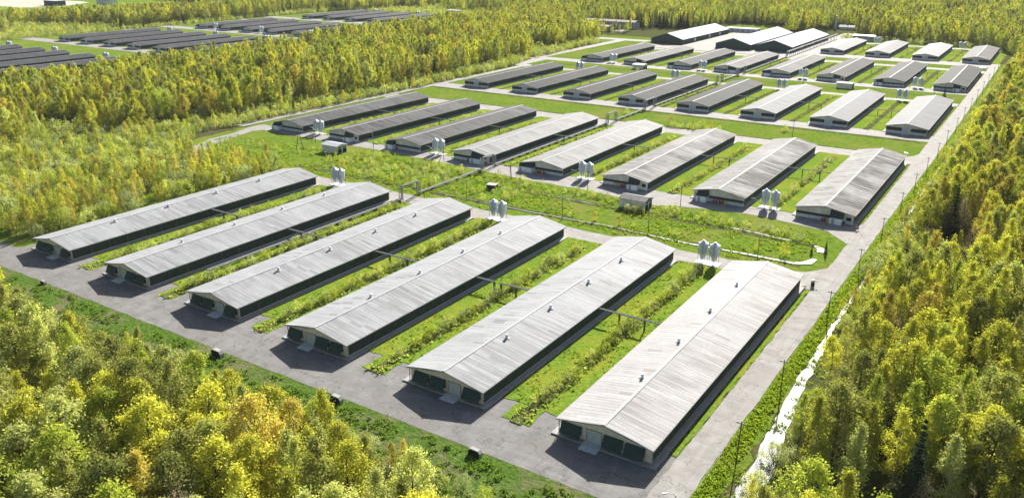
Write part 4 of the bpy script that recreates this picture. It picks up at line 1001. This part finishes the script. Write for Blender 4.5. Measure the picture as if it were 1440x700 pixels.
scatter([(-150, 262), (-100, 258.5), (-56, 256.5), (-54, 262), (-66, 265.5), (-100, 265.5), (-150, 268.5)], 2.5, lambda x, y, r: low_pick(x, y, r, 'hedge between rows', .08, 1.3, 2.9), seed=11)
scatter([(-150, 237.5), (-52, 237.5), (-52, 240.5), (-150, 241)], 3.2, lambda x, y, r: low_pick(x, y, r, 'hedge between rows', .35, 1.0, 2.8) if r.random() < .5 else None, seed=12)
scatter([(-332, 255), (-272, 262), (-245, 262), (-245, 256), (-270, 252), (-285, 248), (-330, 246)], 3.6, lambda x, y, r: low_pick(x, y, r, 'scrub between rows', .2, 1.0, 2.4) if r.random() < .55 else None, seed=13)
scatter([(-164, 396.5), (-140, 397), (-137, 405), (-164, 404)], 2.8, lambda x, y, r: low_pick(x, y, r, 'hedge between rows', .1, 2.2, 4.2), seed=14)
for x, y, h in ((-108.9, 420.5, 3.6), (-196, 418, 3.2), (-262, 574, 2.4), (-170, 420, 2.4), (-200, 414, 2.0)): put('willow', 'willow', x, y, h, 'lone bush')
for x, y, h in ((-48.2, 249.5, 4.6), (-55.2, 580.3, 8.2), (-51.5, 246, 3.4)): put('spruce', 'spruce', x, y, h, 'lone spruce')
put('young', 'yellow', -57.5, 240.5, 4.4, 'lone birch'); put('young', 'yellow', -58.9, 241.2, 3.9, 'lone birch'); put('young', 'yellow', -113.5, 253, 3.0, 'lone birch'); put('young', 'yellow', -110.6, 253.6, 2.6, 'lone birch')
for k in range(5): put('willow', 'willow', -118+rnd.uniform(0, 5), 254.3+rnd.uniform(-1.2, 1.2), rnd.uniform(1.8, 2.9), 'hedge between rows')
# shrubs along the ditches between barns
def ditch_row(xs, y0, y1, dens, h0, h1, zone, skip=()):
    for i in range(len(xs)-1):
        if i in skip or xs[i+1]-xs[i] > 45: continue
        c = (xs[i]+20.6+xs[i+1])/2-.1; y = y0
        while y < y1:
            if rnd.random() < dens*(.5+vnoise(c, y, 16, 9)):
                put('willow' if rnd.random() < .85 else 'young', rnd.choice(['willow', 'willow', 'lime', 'sage']) if rnd.random() < .8 else 'lime', c+rnd.uniform(-1.3, 1.0), y, rnd.uniform(h0, h1), zone)
            y += .95
ditch_row(AX, 126, 214, .95, 1.3, 3.1, 'ditch of the front row'); ditch_row(BX, 292, 372, .85, 1.0, 2.6, 'ditch of the second row', skip=(3,)); ditch_row(CX, 455, 540, .12, .6, 1.4, 'far ditch'); ditch_row(EX, 775, 855, .5, .8, 1.8, 'far ditch')
# woods behind everything
def far_wood(x, y, r):
    b = vnoise(x, y, 130, 21)*.7+vnoise(x, y, 50, 22)*.3
    if b > .70: return low_pick(x, y, r, 'back', .2, 4, 8)
    woods_pick(x, y, r, 'back', 12, 22, .12, .30 if b < .32 else .05, .32)
scatter([(-480, 905), (-400, 885), (-345, 915), (-345, 1010), (-262, 1010), (-258, 925), (-235, 930), (-222, 1020), (-190, 1020), (-184, 935), (-150, 925), (-105, 890), (-78, 915), (-46, 880), (-28, 800), (260, 800), (420, 1700), (-60, 1700), (-70, 1480), (-130, 1500), (-160, 2300), (-900, 2100), (-900, 1200), (-640, 960)], 7.0, far_wood, seed=15)
scatter([(-190, 903), (-45, 880), (-45, 893), (-100, 912), (-190, 925)], 4.2, lambda x, y, r: low_pick(x, y, r, 'back', .1, 2.5, 5), seed=16)
scatter([(-640, 965), (-900, 1200), (-900, 1400), (-1400, 1400), (-1300, 900), (-1120, 870), (-1000, 850), (-940, 800), (-870, 905), (-800, 1000)], 7.0, far_wood, seed=17)
scatter([(-870, 905), (-620, 905), (-640, 965), (-800, 1010), (-940, 900), (-890, 780)], 4.6, lambda x, y, r: low_pick(x, y, r, 'back', .15, 3, 6), seed=18)
scatter([(-1500, 380), (-880, 380), (-885, 780), (-950, 790), (-995, 780), (-1003, 694), (-1026, 628), (-1007, 580), (-1035, 505), (-1500, 440)], 6.2, far_wood, seed=19)
scatter([(-885, 380), (-862, 400), (-866, 640), (-880, 780), (-895, 780), (-895, 400)], 5, lambda x, y, r: low_pick(x, y, r, 'back', .1, 3, 6), seed=20)
scatter([(-1400, 880), (-1300, 900), (-1290, 1000), (-1600, 1200), (-1900, 1000)], 9, far_wood, seed=21)
scatter([(-1500, 450), (-1040, 515), (-1030, 640), (-1010, 720), (-1000, 840), (-1250, 840), (-1260, 660), (-1500, 560)], 9, lambda x, y, r: low_pick(x, y, r, 'back', .1, 2.5, 5) if r.random() < .6 else None, seed=23)
for k in range(60):
    x, y = rnd.uniform(-480, -395), rnd.uniform(800, 868)
    if not (-466 < x < -413 and 826 < y < 850): woods_pick(x, y, rnd, 'back', 8, 13, .1, .3)

# ---- the largest in the picture become trees of their own, the rest one mass per kind
SPECIES = {'birch': 'birch_tree', 'wide': 'broadleaf_tree', 'young': 'birch_sapling', 'willow': 'willow_shrub', 'bare': 'leafless_tree', 'spruce': 'spruce_tree'}
NOUN = {'birch': 'slender birch', 'wide': 'broad-crowned birch', 'young': 'young birch sapling', 'willow': 'willow bush', 'bare': 'tree with bare twigs', 'spruce': 'spruce'}
MASS = {'birch': 'birch_woods', 'wide': 'broadleaf_woods', 'young': 'sapling_thicket', 'willow': 'willow_scrub', 'bare': 'bare_woods', 'spruce': 'spruce_woods'}
WHERE = {'foreground': 'in the woods below the front road', 'foreground edge': 'edging the bank below the front road', 'right': 'in the woods right of the main road', 'right edge': 'on the verge right of the main road',
         'left scrub': 'in the scrub left of the front row', 'middle': 'in the woods between the two farms', 'wood edge': 'along the wood edge left of the barn rows', 'scrub between rows': 'in the scrub between front and second rows',
         'hedge between rows': 'in the low hedges by the lanes', 'lone bush': 'standing alone in the grass strip', 'lone spruce': 'standing alone in the grass', 'lone birch': 'standing alone in the wet meadow', 'ditch of the front row': 'in the ditches between front-row barns',
         'ditch of the second row': 'in the ditches between second-row barns', 'far ditch': 'in the far ditches between barns', 'back': 'in the woods behind the farm'}
CAT = {'birch': 'birch', 'wide': 'tree', 'young': 'sapling', 'willow': 'bush', 'bare': 'tree', 'spruce': 'spruce'}
for kind in NL:
    ts = sorted([t for t in trees if t[0] == kind], key=lambda t: -t[8])
    for (k, v, tn, x, y, rz, s, zone, _, _) in ts[:300]:
        size = 'tall' if s*PROTO[(k, v)]['H'] > {'birch': 13.5, 'wide': 13.5, 'young': 5, 'willow': 2.6, 'bare': 11, 'spruce': 11}[k] else 'lower'
        r = empty(SPECIES[k], (x, y, 0), rz, s)
        lab = f'{size} {TW[tn]} {NOUN[k]} {WHERE[zone]}'
        tag(r, lab, CAT[k], lab)
        for nm, me in (('trunk', PROTO[(k, v)]['trunk']), ('crown', PROTO[(k, v)][tn])):
            o = bpy.data.objects.new(nm, me); COL.objects.link(o); o.parent = r
    rest = ts[300:]
    if not rest: continue
    me = bpy.data.meshes.new(MASS[kind]); me.vertices.add(len(rest))
    me.vertices.foreach_set('co', np.array([(t[3], t[4], 0) for t in rest], np.float32).ravel())
    idx = [far_index[(t[0], t[1], t[2], 'mid' if t[9] > 26 and math.hypot(t[3], t[4]) < 420 else 'far')] for t in rest]
    for nm, typ, dat in (('idx', 'INT', idx), ('rz', 'FLOAT', [t[5] for t in rest]), ('sc', 'FLOAT', [t[6] for t in rest])):
        a = me.attributes.new(nm, typ, 'POINT'); a.data.foreach_set('value', np.array(dat, np.int32 if typ == 'INT' else np.float32))
    o = bpy.data.objects.new(MASS[kind], me); COL.objects.link(o); tag(o, kind='stuff')
    ng = bpy.data.node_groups.new('scatter_'+kind, 'GeometryNodeTree')
    ng.interface.new_socket('Geometry', in_out='INPUT', socket_type='NodeSocketGeometry'); ng.interface.new_socket('Geometry', in_out='OUTPUT', socket_type='NodeSocketGeometry')
    gi, go = ng.nodes.new('NodeGroupInput'), ng.nodes.new('NodeGroupOutput')
    ci = ng.nodes.new('GeometryNodeCollectionInfo'); ci.inputs['Collection'].default_value = far_coll
    ci.inputs['Separate Children'].default_value = True; ci.inputs['Reset Children'].default_value = True
    ip = ng.nodes.new('GeometryNodeInstanceOnPoints'); ip.inputs['Pick Instance'].default_value = True
    def attr(nm, typ):
        n = ng.nodes.new('GeometryNodeInputNamedAttribute'); n.data_type = typ; n.inputs['Name'].default_value = nm; return n.outputs[0]
    cx = ng.nodes.new('ShaderNodeCombineXYZ'); L_ = ng.links
    L_.new(gi.outputs[0], ip.inputs['Points']); L_.new(ci.outputs[0], ip.inputs['Instance']); L_.new(attr('idx', 'INT'), ip.inputs['Instance Index'])
    L_.new(attr('rz', 'FLOAT'), cx.inputs[2]); L_.new(cx.outputs[0], ip.inputs['Rotation']); L_.new(attr('sc', 'FLOAT'), ip.inputs['Scale']); L_.new(ip.outputs[0], go.inputs[0])
    md = o.modifiers.new('scatter', 'NODES'); md.node_group = ng
print('TREES', len(trees), {k: sum(t[0] == k for t in trees) for k in NL})

# ------------------------------------------------------------------ rough grass and herbs
def tufts(name, pts, mat, hs, seed):
    """one object of many small blades' clumps, real faces"""
    rs = np.random.RandomState(seed); P = np.array(pts); n = len(P); k = 7
    h = rs.uniform(.5, 1.3, n)*hs; base = np.repeat(P, k, 0); hh = np.repeat(h, k)
    off = rs.normal(size=(n*k, 2))*np.repeat(h, k)[:, None]*.55
    C = np.stack([base[:, 0]+off[:, 0], base[:, 1]+off[:, 1], .1+hh*rs.uniform(.15, .75, n*k)], 1)
    Nn = rs.normal(size=(n*k, 3))*.8+np.array([0, 0, .5])
    me = quads_mesh(name, C, Nn, hh*rs.uniform(.35, .6, n*k), [mat], rs=rs)
    o = bpy.data.objects.new(name, me); COL.objects.link(o); tag(o, kind='stuff')
def rand_in(poly, n, seed, nz=None):
    rs = random.Random(seed); xs = [p[0] for p in poly]; ys = [p[1] for p in poly]; out = []
    for _ in range(n):
        x, y = rs.uniform(min(xs), max(xs)), rs.uniform(min(ys), max(ys))
        if inpoly(x, y, poly) and (nz is None or vnoise(x, y, nz, seed) > .42): out.append((x, y))
    return out
LB = leaf_mat('bank_leaf', (.11, .18, .026), .4); LG = leaf_mat('grass_blade', (.22, .30, .03), .42); LD = leaf_mat('dry_stalks', (.36, .42, .12), .42)
tufts('bank_herbs', rand_in([(-300, 86), (-52, 90), (-50, 104.3), (-240, 104.6), (-300, 118)], 9000, 1, 3.5), LB, .5, 1)
pts = []
for i, dd in enumerate(ditches[:5]): pts += rand_in([(dd[0][0]-.6, dd[0][1]), (dd[1][0]+.6, dd[1][1]), (dd[2][0]+.6, dd[2][1]), (dd[3][0]-.6, dd[3][1])], 420, 30+i)
for i, dd in enumerate(ditches[5:12]): pts += rand_in([(dd[0][0]-.4, dd[0][1]), (dd[1][0]+.4, dd[1][1]), (dd[2][0]+.4, dd[2][1]), (dd[3][0]-.4, dd[3][1])], 300, 60+i)
tufts('ditch_stalks', pts, LD, .55, 2)
pts = []
for i, s in enumerate(strips[:10]): pts += rand_in([(s[0]+.3, s[2]+.3), (s[1]-.3, s[2]+.3), (s[1]-.3, s[3]-.5), (s[0]+.3, s[3]-.5)], int((s[1]-s[0])*(s[3]-s[2])*.8), 90+i, 4.0)
tufts('grass_tufts', pts, LG, .30, 3)
tufts('meadow_tufts', rand_in([(-262, 229), (-52, 229), (-50, 268), (-262, 268)], 6500, 7, 6.0)+rand_in([(-38, 100), (-34.6, 100), (-34.6, 430), (-36.6, 430)], 3500, 8)+rand_in([(-330, 230), (-262, 230), (-262, 262), (-335, 262)], 1500, 9, 5), LG, .45, 4)
tufts('verge_herbs', rand_in([(-37.6, 96), (-29, 96), (-30, 300), (-36.5, 300)], 3500, 17, 3), LG, .34, 5)
